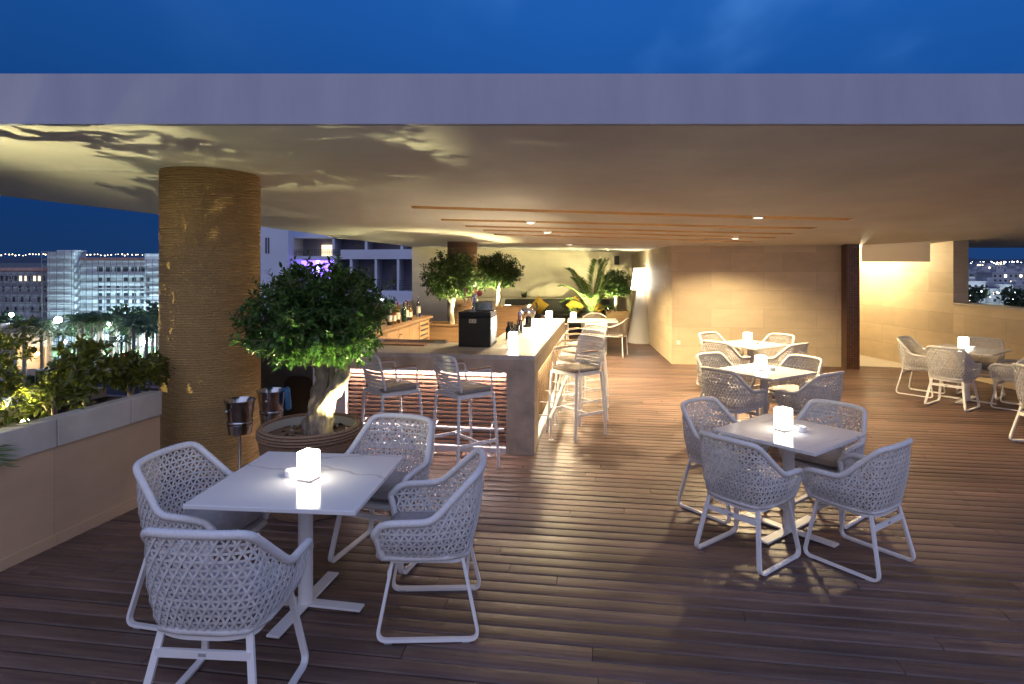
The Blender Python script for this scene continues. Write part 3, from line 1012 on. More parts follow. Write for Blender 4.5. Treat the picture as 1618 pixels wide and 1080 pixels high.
# ------------------------------------------------------------------ dining table
def make_table():
    root = empty('dining_table')
    t = MB(); t.rbox((0, 0, .728), (1, 1, .024), .004, 2); t.build('tabletop', 'marble', root)
    c = MB(); c.lathe([(.042, .018), (.042, .70), (.11, .702), (.11, .714)], (0, 0, 0), 24); c.build('column', 'white', root, True)
    b = MB()
    for k in range(2):
        Mx = Matrix.Rotation(R(90 * k), 4, 'Z')
        b.rbox((0, 0, .014 + .0008 * k), (.70, .075, .013 + .001 * k), .003, 1, Mx)
    b.build('cross_base', 'white', root)
    return root
def table(x, y, size, rz, label, base_rz=None):
    if 't' not in CH:
        CH['t'] = make_table(); o = CH['t']
    else: o = copy_tree(CH['t'])
    o.location = (x, y, .003); o.rotation_euler = (0, 0, rz)
    for ch in [q for q in bpy.data.objects if q.parent == o]:
        if ch.name.startswith('tabletop'): ch.scale = (size, size, 1)
        if ch.name.startswith('cross_base') and base_rz is not None: ch.rotation_euler = (0, 0, base_rz)
    tag(o, label, 'table', 'square marble dining tables')
    return o

# ------------------------------------------------------------------ lantern, ashtray
def make_lantern():
    root = empty('table_lantern')
    g = MB(); g.rbox((0, 0, .090), (.098, .098, .155), .012, 3); g.build('glow_shade', 'lantern', root, True, 60)
    b = MB(); b.rbox((0, 0, .0065), (.092, .092, .013), .003, 1); b.build('base', 'grey', root)
    return root
def lantern(x, y, z, rz, label, s=1):
    if 'l' not in CH:
        CH['l'] = make_lantern(); o = CH['l']
    else: o = copy_tree(CH['l'])
    o.location = (x, y, z); o.rotation_euler = (0, 0, rz); o.scale = (s, s, s)
    tag(o, label, 'lantern', 'glowing cube lanterns')
def ashtray(x, y, z, label):
    if 'a' not in CH:
        m = MB(); m.lathe([(.0001, 0), (.040, 0), (.045, .006), (.045, .034), (.041, .038), (.036, .036), (.034, .014), (.0001, .012)], (0, 0, 0), 24, cap=False)
        o = m.build('ashtray', 'china', None, True); CH['a'] = o
    else:
        o = CH['a'].copy(); COL.objects.link(o)
    o.location = (x, y, z); tag(o, label, 'ashtray', 'round white ashtrays')

TZ = .7435
# table 1: front left
r1 = -R(5.5)
table(-1.2, 3.68, .92, r1, 'veined marble table in front of the potted olive tree, nearest the camera', R(-5))
G1 = 'woven armchairs round the front table'
chair(-1.78, 3.66, .97, -.22, 'white woven armchair tucked between the low planter wall and the front table', G1)
chair(-1.30, 2.90, .07, 1, 'white woven armchair with its back turned, closest to the camera', G1)
chair(-.87, 4.32, -.30, -.95, 'white woven armchair between the front table and the potted olive, facing out', G1)
chair(-.455, 3.58, -1, -.03, 'white woven armchair facing left beside the front table, on open deck', G1)
lantern(-1.17, 3.64, TZ, R(-20), 'glowing lantern on the front marble table beside the olive tree')
ashtray(-1.285, 3.70, TZ, 'round white ashtray half hidden behind the lantern on the front table')

def setting(cx, cy, size, rot, tlabel, clabels, group, llabel, alabel, lo=(-.03, .02), skip=(), d=.57, shift=0):
    table(cx, cy, size, rot, tlabel, 0)
    c, s = math.cos(rot), math.sin(rot)
    ns = [(-c, -s), (s, -c), (c, s), (-s, c)]       # near-left, near-right, far-right, far-left
    rr = random.Random(int(cx * 100))
    for k, (nx, ny) in enumerate(ns):
        if k in skip: continue
        a = rr.uniform(-.08, .08)
        fx, fy = -nx, -ny
        fx, fy = fx * math.cos(a) - fy * math.sin(a), fx * math.sin(a) + fy * math.cos(a)
        dx = shift if k == 1 else 0
        ch_ = chair(cx + nx * d + dx, cy + ny * d, fx, fy, clabels[k], group)
        ch_.scale = (.92, .92, .95)
    lantern(cx + lo[0], cy + lo[1], TZ, R(25), llabel)
    if alabel: ashtray(cx + lo[0] + .11, cy + lo[1] - .03, TZ, alabel)

def four(where):
    return ['woven armchair, back to camera, bar side of %s' % where,
            'woven armchair, back to camera, parapet side of %s' % where,
            'woven armchair facing camera, parapet side of %s' % where,
            'woven armchair facing camera, bar side of %s' % where]
setting(2.045, 4.68, .77, R(38.7), 'veined marble table standing alone on the open deck, right of the bar', four('the big right-hand table on open deck'), 'woven armchairs round the open deck table',
        'glowing lantern on the big right-hand table on open deck', 'round white ashtray on the big right-hand table on open deck', d=.555, shift=-.07)
setting(2.90, 7.28, .80, R(33), 'marble table second from the limestone wall block', four('the table second from the limestone wall'), 'woven armchairs round the middle table',
        'glowing lantern on the table second from the limestone wall', 'round white ashtray on the table second from the limestone wall')
setting(3.62, 9.62, .80, R(33), 'marble table closest to the bare limestone wall block', four('the table closest to the limestone wall'), 'woven armchairs round the table by the wall',
        'glowing lantern on the table closest to the limestone wall', 'round white ashtray on the table closest to the limestone wall')
setting(6.5, 9.05, .84, R(38), 'marble table beside the low parapet under the city view', four('the table beside the city view parapet'), 'woven armchairs round the parapet table',
        'glowing lantern on the table beside the city view parapet', 'round white ashtray on the table beside the city view parapet', d=.58)
chair(5.77, 6.74, 1, -.04, 'woven armchair cut off at the right border of the view', 'woven armchairs by the right border')

# ------------------------------------------------------------------ bar stools
def make_stool():
    root = empty('bar_stool')
    ZS = .745
    ft = []
    for (sx, sy) in ((-1, -1), (1, -1), (1, 1), (-1, 1)):
        l = MB(); l.tube([(sx * .245, sy * .235, 0), (sx * .205, sy * .195, ZS - .02)], [.0145, .0165], 10)
        l.build('leg', 'white', root, True)
    f = MB()
    f.tube(fillet([(-.205, -.195, ZS - .025), (.205, -.195, ZS - .025), (.205, .195, ZS - .025), (-.205, .195, ZS - .025), (-.205, -.190, ZS - .025)], .02), .01, flat=(.017, .009), up=(0, 0, 1))
    f.rbox((0, 0, ZS - .012), (.40, .38, .014), .004, 1)
    f.build('seat_frame', 'white', root)
    fr = MB()
    h = .27; k = .245 - .04 * h / .725
    ky = .235 - .04 * h / .725
    for sx in (-1, 1): fr.tube([(sx * k, -ky, h), (sx * k, ky, h)], .01, flat=(.014, .008), up=(0, 0, 1))
    fr.tube([(-k, .02, h), (k, .02, h)], .01, flat=(.0135, .0075), up=(0, 0, 1))
    fr.build('footrest', 'white', root)
    # curved slatted back
    bk = MB()
    def bp(u, v):      # u -1..1 across, v 0..1 up
        w = .205 + .012 * v
        y = -.205 - .085 * v + .045 * u * u
        return Vector((u * w, y, ZS + .005 + .35 * v))
    ring = []
    for u, v in [(-.8, 0)] + [(-.4 + .4 * i, 0) for i in range(3)] + [(.8, 0), (.95, .04), (1, .12)] + [(1, .12 + .19 * i) for i in range(1, 5)] + [(.95, .96), (.8, 1)] + [(.4 - .4 * i, 1) for i in range(3)] + [(-.8, 1), (-.95, .96), (-1, .88)] + [(-1, .88 - .19 * i) for i in range(1, 5)] + [(-.95, .04)]:
        ring.append(bp(u, v))
    bk.tube(ring, .013, 8, True)
    for q in range(9):
        v = .085 + .83 * q / 8
        pts = [bp(-.97 + 1.94 * i / 8, v) for i in range(9)]
        bk.tube(pts, .01, flat=(.0125, .0045), up=(0, 0, 1))
    bk.build('slatted_back', 'white', root, True, 50)
    for sx in (-1, 1):
        a = MB()
        pts = fillet([bp(sx * 1.0, .62) + Vector((sx * .004, 0, 0)), (sx * .232, -.10, ZS + .225), (sx * .236, .15, ZS + .215), (sx * .222, .165, ZS - .02)], .04)
        a.tube(pts, .0085, 8)
        ao = a.build('armrest', 'white', root, True)
        w = MB(); w.rbox((sx * .236, .01, ZS + .233), (.034, .25, .012), .004, 2); w.build('wood_pad', 'armwood', ao)
    c = MB(); 
    c.rbox((0, .005, ZS + .020), (.415, .40, .045), .02, 4)
    c.build('seat_pad', 'seatpad', root, True, 60)
    return root
def stool(x, y, fx, fy, label, group):
    if 's' not in CH:
        CH['s'] = make_stool(); o = CH['s']
    else: o = copy_tree(CH['s'])
    o.location = (x, y, .003); o.rotation_euler = (0, 0, face(fx, fy))
    tag(o, label, 'bar stool', group)
GS = 'white slatted bar stools at the front of the bar'
stool(-.46, 6.17, .80, .60, 'white bar stool at the bar front, next to the dark concrete corner', GS)
stool(-1.19, 6.27, .80, .60, 'white bar stool at the bar front, next to the olive tree', GS)
GS2 = 'white slatted bar stools along the right side of the bar'
stool(.745, 7.33, -.80, -.60, 'white bar stool along the lit bar side, nearest the camera', GS2)
stool(.86, 7.98, -.80, -.60, 'white bar stool along the lit bar side, just behind the nearest one', GS2)
stool(.97, 8.68, -.82, -.57, 'white bar stool along the lit bar side, just ahead of the farthest one', GS2)
stool(1.08, 9.38, -.80, -.60, 'white bar stool along the lit bar side, farthest from the camera', GS2)

# ------------------------------------------------------------------ bar
BAR = empty('bar_counter', (.234, 6.49, 0), BAR_RZ)
tag(BAR, 'L shaped concrete bar counter with lit wooden slats', 'bar')
BM = Matrix.Translation((.234, 6.49, 0)) @ Matrix.Rotation(BAR_RZ, 4, 'Z')
def bw_(x, y, z=0): 
    v = BM @ Vector((x, y, z)); return (v.x, v.y, v.z)
def build_bar():
    H = 1.026
    t = MB()
    # one L slab
    poly = [(-2.86, 0), (0, 0), (0, 4.26), (-.66, 4.26), (-.66, .92), (-2.86, .92)]
    t.prism(poly, H - .045, H)
    t.build('countertop', 'countertop', BAR)
    a = MB()
    a.box((-2.43, .004, H - .185), (-.30, .10, H - .046))       # apron front
    a.box((-.30, .004, 0), (-.004, .30, H - .046))               # corner post
    a.build('concrete_front', 'concrete', BAR)
    # recess back panel
    p = MB(); p.box((-2.06, .15, 0), (-.301, .18, H - .05)); p.box((-2.06, .03, 0), (-.301, .149, .055))
    p.build('recess_panel', 'mauve', BAR)
    # slats
    s = MB()
    n = 17
    for i in range(n):
        z = .085 + (.80 - .085) * i / (n - 1)
        s.box((-2.06, .085, z - .011), (-.302, .118, z + .013))
    for x in (-1.95, -1.25, -.42):
        s.box((x - .012, .1185, .056), (x + .012, .1495, .82))
    s.build('slat_screen', 'slat', BAR)
    l = MB(); l.box((-2.05, .04, H - .1895), (-.31, .075, H - .1855)); l.build('led_strip', 'led', BAR)
    mp = MB(); mp.box((-2.43, .012, 0), (-2.061, .12, H - .186)); mp.build('end_panel', 'mauve', BAR)
    d = MB()
    d.box((-3.2, .05, 0), (-2.431, .20, H - .046)); d.build('dark_end', 'dark', BAR)
    ar = MB()
    pts = [(-2.78, 0), (-2.44, 0), (-2.44, .62)] + [(-2.44 - .10 * (1 - math.cos(g)), .62 + .12 * math.sin(g)) for g in [PI / 2 * i / 6 for i in range(1, 7)]] + [(-2.68 - .10 * math.sin(g), .62 + .12 * math.cos(g)) for g in [PI / 2 * i / 6 for i in range(0, 7)]]
    m4 = Matrix(((1, 0, 0, 0), (0, 0, 1, .036), (0, 1, 0, 0), (0, 0, 0, 1)))
    ar.prism(pts, 0, .012, m4); ar.build('arched_hatch', 'black', BAR)
    # right side
    a2 = MB(); a2.box((-.10, .301, .80), (-.006, 4.25, H - .046)); 
    a2.box((-.03, .301, 0), (-.006, .36, .80)); a2.box((-.10, 4.15, 0), (-.006, 4.25, .80))
    a2.build('side_apron', 'panel_y', BAR)
    p2 = MB(); p2.box((-.18, .301, 0), (-.15, 4.15, .80)); p2.box((-.149, .361, 0), (-.02, 4.149, .05)); p2.build('side_recess_panel', 'mauve', BAR)
    s2 = MB()
    n = 15
    for i in range(n):
        z = .09 + (.755 - .09) * i / (n - 1)
        s2.box((-.118, .361, z - .010), (-.085, 4.149, z + .012))
    for y in (.7, 1.5, 2.3, 3.1, 3.9): s2.box((-.1495, y - .012, .051), (-.1185, y + .012, .79))
    s2.build('side_slat_screen', 'slat_y', BAR)
    l2 = MB(); l2.box((-.07, .37, .7935), (-.03, 4.14, .799)); l2.build('led_strip', 'led_warm', BAR)
    # foot rails
    f = MB(); f.tube([(-2.0, -.07, .275), (-.31, -.07, .275)], .017, 10)
    for x in (-1.85, -1.05, -.45):
        f.tube([(x, -.07, .275), (x, -.07, .0)], .007, 8); f.lathe([(.03, 0), (.03, .006)], (x, -.07, 0), 12)
        f.tube([(x, -.07, .275), (x, .09, .30)], .007, 8)
    f.build('foot_rail', 'white', BAR, True)
    f = MB(); f.tube([(.11, .45, .275), (.11, 4.1, .275)], .017, 10)
    for i in range(6):
        y = .6 + .66 * i
        f.tube([(.11, y, .275), (.11, y, 0)], .007, 8); f.lathe([(.03, 0), (.03, .006)], (.11, y, 0), 12)
        f.tube([(.11, y, .275), (-.09, y, .275)], .008, 8)
    f.build('foot_rail', 'white', BAR, True)
    # working side skins (seen only from inside)
    k = MB(); k.box((-.64, .95, 0), (-.60, 4.2, H - .046)); k.box((-2.84, .86, 0), (-.645, .90, H - .046)); k.build('inner_cladding', 'steel', BAR)
    l3 = MB(); l3.box((-.70, 1.0, H - .07), (-.672, 4.15, H - .058)); l3.build('led_strip', 'led_warm', BAR)
build_bar()
HB = 1.026
for (x, y, lb) in [(-.33, .66, 'glowing lantern on the bar counter, nearest the black cooler'), (-.262, 2.22, 'glowing lantern on the bar counter, middle one of three'), (-.215, 3.66, 'glowing lantern at the far end of the bar counter')]:
    w = bw_(x, y); lantern(w[0], w[1], HB + .0005, R(-9), lb)

# cooler
cr = empty('beer_cooler', bw_(-.755, .74, HB), BAR_RZ)
tag(cr, 'black cooler box with beer tap standing on the bar counter', 'cooler')
c = MB(); c.rbox((0, 0, .17), (.37, .38, .335), .006, 2); c.build('body', 'black', cr)
c = MB(); c.rbox((0, 0, .368), (.378, .388, .056), .012, 2); c.build('lid', 'black', cr)
c = MB(); c.rbox((.188, 0, .19), (.006, .36, .30), .002, 1); c.build('side_panel', 'steel', cr)
st = MB(); st.rbox((-.02, -.1915, .295), (.085, .003, .045), .001, 1); st = st.build('warning_sticker', 'marker', cr)
tr = MB()
for dx in (-.04, 0.0):
    for a, b in (((-.013, 0), (.013, 0)), ((.013, 0), (0, .024)), ((0, .024), (-.013, 0))):
        tr.tube([(dx + a[0], -.1935, .285 + a[1]), (dx + b[0], -.1935, .285 + b[1])], .0016, 6)
tr.build('warning_symbol', 'black', st)
tp = MB(); tp.lathe([(.05, 0), (.05, .01), (.028, .015), (.025, .16), (.03, .19), (.0001, .20)], (-.05, .05, .397), 16, cap=False)
tp.tube([(-.05, .05, .55), (-.05, -.06, .555)], .012, 8); tp.tube([(-.05, -.06, .555), (-.05, -.07, .50)], .010, 8)
tp.tube([(-.05, .05, .55), (-.16, .03, .555), (-.16, .0, .50)], .011, 8)
tp.build('beer_tap', 'chrome', cr, True)
hd_ = MB(); hd_.tube([(-.16, .03, .56), (-.16, .03, .66)], [.012, .018], 8); hd_.build('tap_handle', 'copper', cr, True)
kb = MB(); kb.sphere((.02, .0, .60), .034, 14, 8); kb.build('tap_badge', 'pink', cr, True)
bx = MB(); bx.rbox((.08, .04, .455), (.20, .22, .10), .006, 1); bx.build('steel_box', 'steel', cr)

# things on the counter
def bottle(x, y, z, h, r, mat, capm, label, lab=True):
    root = empty('bottle', (x, y, z))
    tag(root, label, 'bottle', 'bottles at the bar')
    b = MB(); b.lathe([(r * .9, 0), (r, .008), (r, h * .58), (r * .8, h * .66), (r * .33, h * .76), (r * .30, h * .93), (r * .36, h * .94), (r * .36, h * .96)], (0, 0, 0), 16)
    b.build('bottle_glass', mat, root, True)
    c = MB(); c.lathe([(r * .36, h * .93), (r * .38, h * .935), (r * .37, h), (.0001, h)], (0, 0, 0), 12, cap=False); c.build('cap', capm, root, True)
    if lab:
        l = MB(); l.lathe([(r * 1.01, h * .18), (r * 1.012, h * .19), (r * 1.012, h * .5), (r * 1.01, h * .51)], (0, 0, 0), 16, cap=False); l.build('paper_label', 'paper', root, True)
w = bw_(-.50, 1.37, HB)
bottle(w[0], w[1], w[2], .22, .034, 'glassd', 'black', 'small dark bottle on the bar counter between cooler and jars', False)
def jar(x, y, z, label, h=.13):
    r = empty('glass_jar', (x, y, z)); tag(r, label, 'jar', 'jars of straws on the bar')
    b = MB(); b.lathe([(.0001, .004), (.042, .004), (.045, .01), (.045, h), (.041, h), (.040, .012), (.0001, .01)], (0, 0, 0), 18, cap=False); b.build('jar_glass', 'glass', r, True)
    s = MB(); rr = random.Random(int(h * 1000))
    for k in range(14):
        a = rr.uniform(0, 6.28); q = rr.uniform(.005, .028)
        s.tube([(q * math.cos(a), q * math.sin(a), .015), (q * 1.5 * math.cos(a + .2), q * 1.5 * math.sin(a + .2), h + .02)], .003, 5)
    s.build('straws', 'black', r)
w = bw_(-.46, 1.75, HB); jar(w[0], w[1], w[2], 'glass jar of black straws, nearer one behind the small bottle')
w = bw_(-.45, 2.0, HB); jar(w[0], w[1], w[2], 'glass jar of dark sticks just behind the nearer jar', .16)
w = bw_(-.55, 1.85, HB); jar(w[0], w[1], w[2], 'glass jar at the inner edge of the bar counter', .15)
sr = empty('cocktail_shaker', bw_(-.52, 2.6, HB)); tag(sr, 'tall copper cocktail shaker on the bar counter', 'shaker')
s = MB(); s.lathe([(.035, 0), (.048, .19), (.044, .205)], (0, 0, 0), 18); s.build('tin', 'copper', sr, True)
s = MB(); s.lathe([(.044, .205), (.038, .24), (.02, .25), (.02, .275), (.0001, .28)], (0, 0, 0), 18, cap=False); s.build('lid', 'chrome', sr, True)
jr = empty('citrus_press', bw_(-.44, 2.85, HB)); tag(jr, 'round chrome citrus press on the bar counter', 'juicer')
s = MB(); s.lathe([(.09, 0), (.09, .02), (.05, .04), (.045, .15)], (0, 0, 0), 18); s.build('foot', 'black', jr, True)
s = MB(); s.sphere((0, 0, .23), .105, 18, 12); s.build('bowl', 'chrome', jr, True)
s = MB(); s.tube([(.09, 0, .22), (.13, .02, .30), (.11, .02, .36)], .014, 8); s.build('lever', 'black', jr, True)
# steel ledge and glass screen at left end
lg = MB(); lg.box((-2.62, .80, 0), (-1.15, .86, .035)); 
o = lg.build('steel_ledge', 'steel'); o.location = (.234, 6.49, HB + .001); o.rotation_euler = (0, 0, BAR_RZ); tag(o, 'long steel tray along the back edge of the front counter', 'tray')
wd = MB(); wd.rbox((0, 0, .008), (.62, .16, .016), .004, 1); o = wd.build('chopping_board', 'armwood'); o.location = bw_(-1.65, .62, HB + .001); o.rotation_euler = (0, 0, BAR_RZ); tag(o, 'flat wooden board lying in front of the steel tray', 'board')
gs = empty('glass_screen', bw_(-2.52, .55, HB), BAR_RZ); tag(gs, 'small upright glass screen with steel post at the left end of the counter', 'screen')
g = MB(); g.box((-.004, -.25, .03), (.004, .25, .36)); g.build('pane', 'glass', gs)
g = MB(); g.tube([(0, .26, 0), (0, .26, .38)], .011, 8); g.rbox((0, 0, .013), (.04, .56, .026), .003, 1); g.build('post', 'steel', gs, True)

# back bar cabinet with bottles
CB = empty('bar_cabinet', bw_(-2.42, 0), BAR_RZ)
tag(CB, 'wooden back bar cabinet with doors and bottles on its top', 'cabinet')
c = MB(); c.box((-.55, 1.25, .06), (-.021, 4.35, .985)); c.build('carcass', 'dark', CB)
c = MB(); c.rbox((-.26, 2.85, 1.006), (.60, 3.30, .040), .004, 1); c.build('cabinet_top', 'cabinet', CB)
for i in range(5):
    y0 = 1.26 + .51 * i
    d = MB(); d.rbox((-.010, y0 + .25, .53), (.021, .50, .89), .003, 1); d = d.build('cabinet_door', 'cabinet', CB)
    k = MB(); k.lathe([(.008, 0), (.008, .02), (.016, .026), (.0001, .034)], (0, 0, 0), 12, Matrix.Translation((.0, y0 + (.44 if i % 2 == 0 else .06), .88)) @ Matrix.Rotation(PI / 2, 4, 'Y'), cap=False); k.build('knob', 'chrome', d, True)
sp = MB()
for i in range(11):
    z = .10 + .84 * i / 10
    sp.box((-.02, 3.86, z - .022), (.008, 4.33, z + .020))
for y in (3.83, 4.35): sp.box((-.024, y - .025, .06), (.011, y + .025, .985))
sp.build('slatted_door', 'slat_y', CB)
rr = random.Random(5)
specs = [(1.55, .30, 'glassd', 'black', 'dark bottle beside the olive leaves, first on the cabinet'), (1.8, .27, 'amber', 'black', 'short amber bottle near the front of the cabinet top'), (2.05, .33, 'amber', 'redcap', 'tall amber bottle with bright red cap on the cabinet'),
         (2.45, .32, 'glassg', 'black', 'green wine bottle with dark cap on the cabinet'), (2.75, .34, 'glass', 'bluecap', 'tall clear bottle with blue cap on the cabinet'), (2.95, .26, 'amber', 'copper', 'short amber bottle with copper cap on the cabinet'),
         (3.25, .30, 'glassd', 'redcap', 'dark bottle with red cap and pale label on the cabinet'), (3.95, .36, 'glass', 'china', 'frosted clear bottle standing apart at the far cabinet end')]
for (y, h, mt, cp_, lb) in specs:
    w = bw_(-2.42 - .13 + rr.uniform(-.07, .04), 2.75 + (y - 1.55) * .62, 1.0265)
    bottle(w[0], w[1], w[2], h, .038, mt, cp_, lb, mt != 'glassg')
# ------------------------------------------------------------------ foliage
def add_leaf(mb, p, d, nrm, L, w):
    s = d.cross(nrm)
    if s.length < 1e-6: s = d.orthogonal()
    s.normalize()
    n = s.cross(d).normalized()
    b = p; t = p + d * L
    m1 = p + d * L * .32 + n * L * .03; m2 = p + d * L * .68 + n * L * .02
    mb.add([b, m1 + s * w * .9 - n * w * .25, m2 + s * w * .75 - n * w * .2, t - n * L * .08, m2 - s * w * .75 - n * w * .2, m1 - s * w * .9 - n * w * .25, m1, m2],
           [(0, 1, 6), (1, 2, 7, 6), (2, 3, 7), (0, 6, 5), (6, 7, 4, 5), (7, 3, 4)])

def rand_dir(rr):
    z = rr.uniform(-1, 1); a = rr.uniform(0, 2 * PI); q = math.sqrt(1 - z * z)
    return Vector((q * math.cos(a), q * math.sin(a), z))

def twig_crown(mb, tw, c, rad, nclump, per, leafL, leafW, rr, root, shell=.55, droop=.1, flat=.8):
    """clumped crown: sprigs of leaves along short twigs"""
    for k in range(nclump):
        u = rand_dir(rr)
        q = shell + (1 - shell) * rr.random() ** .6
        # lumpy outline
        q *= .82 + .36 * (noise.noise(u * 2.3 + Vector((nclump * .13, 0, 0))) + .5)
        base = Vector((c[0] + u.x * rad[0] * q, c[1] + u.y * rad[1] * q, c[2] + u.z * rad[2] * q))
        if base.z < c[2] - rad[2] * flat: base.z = c[2] - rad[2] * flat * rr.uniform(.9, 1.0)
        out = (u + rand_dir(rr) * .75 + Vector((0, 0, .25 - droop))).normalized()
        L = rr.uniform(.07, .19) * (rad[0] / .6) ** .5
        start = base - out * L * .6
        end = base + out * L * .5
        if rr.random() < .5: tw.tube([start, end], [.0035, .0015], 4)
        for i in range(per):
            t = i / per
            p = start.lerp(end, t) + rand_dir(rr) * .012
            g = i * 2.4 + rr.random()
            side = out.orthogonal().normalized()
            side = Matrix.Rotation(g, 3, out) @ side
            d = (out * rr.uniform(.3, .9) + side * rr.uniform(.5, 1) + Vector((0, 0, -droop))).normalized()
            nn = (Vector((0, 0, 1)) + rand_dir(rr) * .6).normalized()
            s = rr.uniform(.65, 1.15)
            add_leaf(mb, p, d, nn, leafL * s, leafW * s)

def gnarl(tb, pts, rs, rr, sub=6, n=14, amp=.12):
    P = smooth_path(pts, sub)
    m = len(P)
    vs, fs = [], []
    rad = [interp(i / (m - 1) * (len(rs) - 1), list(enumerate(rs))) for i in range(m)]
    nrm = Vector((1, 0, 0))
    for i, p in enumerate(P):
        t = (P[min(i + 1, m - 1)] - P[max(i - 1, 0)]).normalized()
        a = (nrm - t * t.dot(nrm)).normalized(); nrm = a
        b = t.cross(a)
        for k in range(n):
            g = 2 * PI * k / n + i * .09
            w = a * math.cos(g) + b * math.sin(g)
            f = 1 + amp * (1.6 * noise.noise(Vector((math.cos(g) * 1.7, math.sin(g) * 1.7, i * .22 + rs[0] * 60))) + .7 * noise.noise(Vector((math.cos(g) * 5, math.sin(g) * 5, i * .5))))
            vs.append(p + w * rad[i] * f)
    for i in range(m - 1):
        for k in range(n):
            l = (k + 1) % n
            fs.append((i * n + k, i * n + l, (i + 1) * n + l, (i + 1) * n + k))
    fs.append(tuple((m - 1) * n + k for k in range(n)))
    tb.add(vs, fs)

def uplight(loc, target, watt, label, size=R(75), blend=.6, body=True, name='uplight', col=None):
    root = empty(name, loc); tag(root, label, 'uplight', 'small garden uplights')
    v = (Vector(target) - Vector(loc)).normalized()
    Mx = v.to_track_quat('Z', 'Y').to_matrix().to_4x4()
    b = MB(); b.lathe([(.0001, -.07), (.022, -.07), (.03, -.05), (.034, .0), (.034, .012), (.028, .012), (.027, .0)], (0, 0, 0), 14, Mx, cap=False); b.tube([(0, 0, -.12), (0, 0, -.03)], .006, 6)
    b.build('housing', 'black', root, True)
    g = MB(); g.lathe([(.027, .004), (.025, .014), (.017, .022), (.0001, .026)], (0, 0, 0), 14, Mx, cap=False); g.build('lens', 'spot_up', root)
    s = spot('uplight_lamp', (0, 0, 0), v, watt, col or UPC, size, blend, .018)
    s.parent = root; s.location = v * .045
    return root

# ------------------------------------------------------------------ potted olive tree (near)
PX, PY = -1.64, 5.15
def rope_pot(x, y, r, h, label):
    root = empty('rope_pot', (x, y, 0)); tag(root, label, 'plant pot')
    prof = []
    z = 0; pitch = .022
    while z < h - .07:
        f = z / h
        rr_ = r * (.74 + .22 * f ** .7)
        for k in range(3):
            g = PI * (k + .5) / 3
            prof.append((rr_ + .008 * math.sin(g), z + pitch * (k + .5) / 3))
        z += pitch
    b = MB(); b.lathe(prof, (0, 0, 0), 60); b.build('pot_body', 'rope_brown', root, True, 80)
    rim = MB()
    for i in range(3):
        rim.lathe([(r - .016 + .016 * math.cos(g), h - .058 + .022 * i + .011 * math.sin(g)) for g in [2 * PI * k / 8 for k in range(9)]], (0, 0, 0), 60, cap=False)
    rim.lathe([(r - .035 + .020 * math.cos(g), h + .006 + .014 * math.sin(g)) for g in [2 * PI * k / 8 for k in range(9)]], (0, 0, 0), 60, cap=False)
    rim.build('rope_rim', 'rope_brown', root, True, 80)
    inn = MB(); inn.lathe([(r - .05, h), (r - .056, h - .22)], (0, 0, 0), 48, cap=False); inn.build('inner_wall', 'coping', root, True)
    s = MB(); G = 26; R0 = r - .055
    vs, fs = [], []
    for i in range(G + 1):
        for k in range(40):
            g = 2 * PI * k / 40; q = R0 * i / G
            X, Y = q * math.cos(g), q * math.sin(g)
            vs.append((X, Y, h - .075 + .035 * noise.noise(Vector((X * 22, Y * 22, 1))) + .03 * noise.noise(Vector((X * 6, Y * 6, 4)))))
    for i in range(G):
        for k in range(40):
            l = (k + 1) % 40
            fs.append((i * 40 + k, (i + 1) * 40 + k, (i + 1) * 40 + l, i * 40 + l))
    s.add(vs, fs); s.build('soil', 'soil', root)
    pb = MB(); rr = random.Random(2)
    for k in range(16):
        a = rr.uniform(0, 6.28); q = R0 * rr.random() ** .5 * .9
        pb.sphere((q * math.cos(a), q * math.sin(a), h - .06), rr.uniform(.006, .016), 7, 5, (1, 1.2, .8))
    pb.build('pebbles', 'pebble', root, True)['kind'] = 'stuff'
    return root
rope_pot(PX, PY, .415, .66, 'wide rope wrapped pot holding the front olive tree')

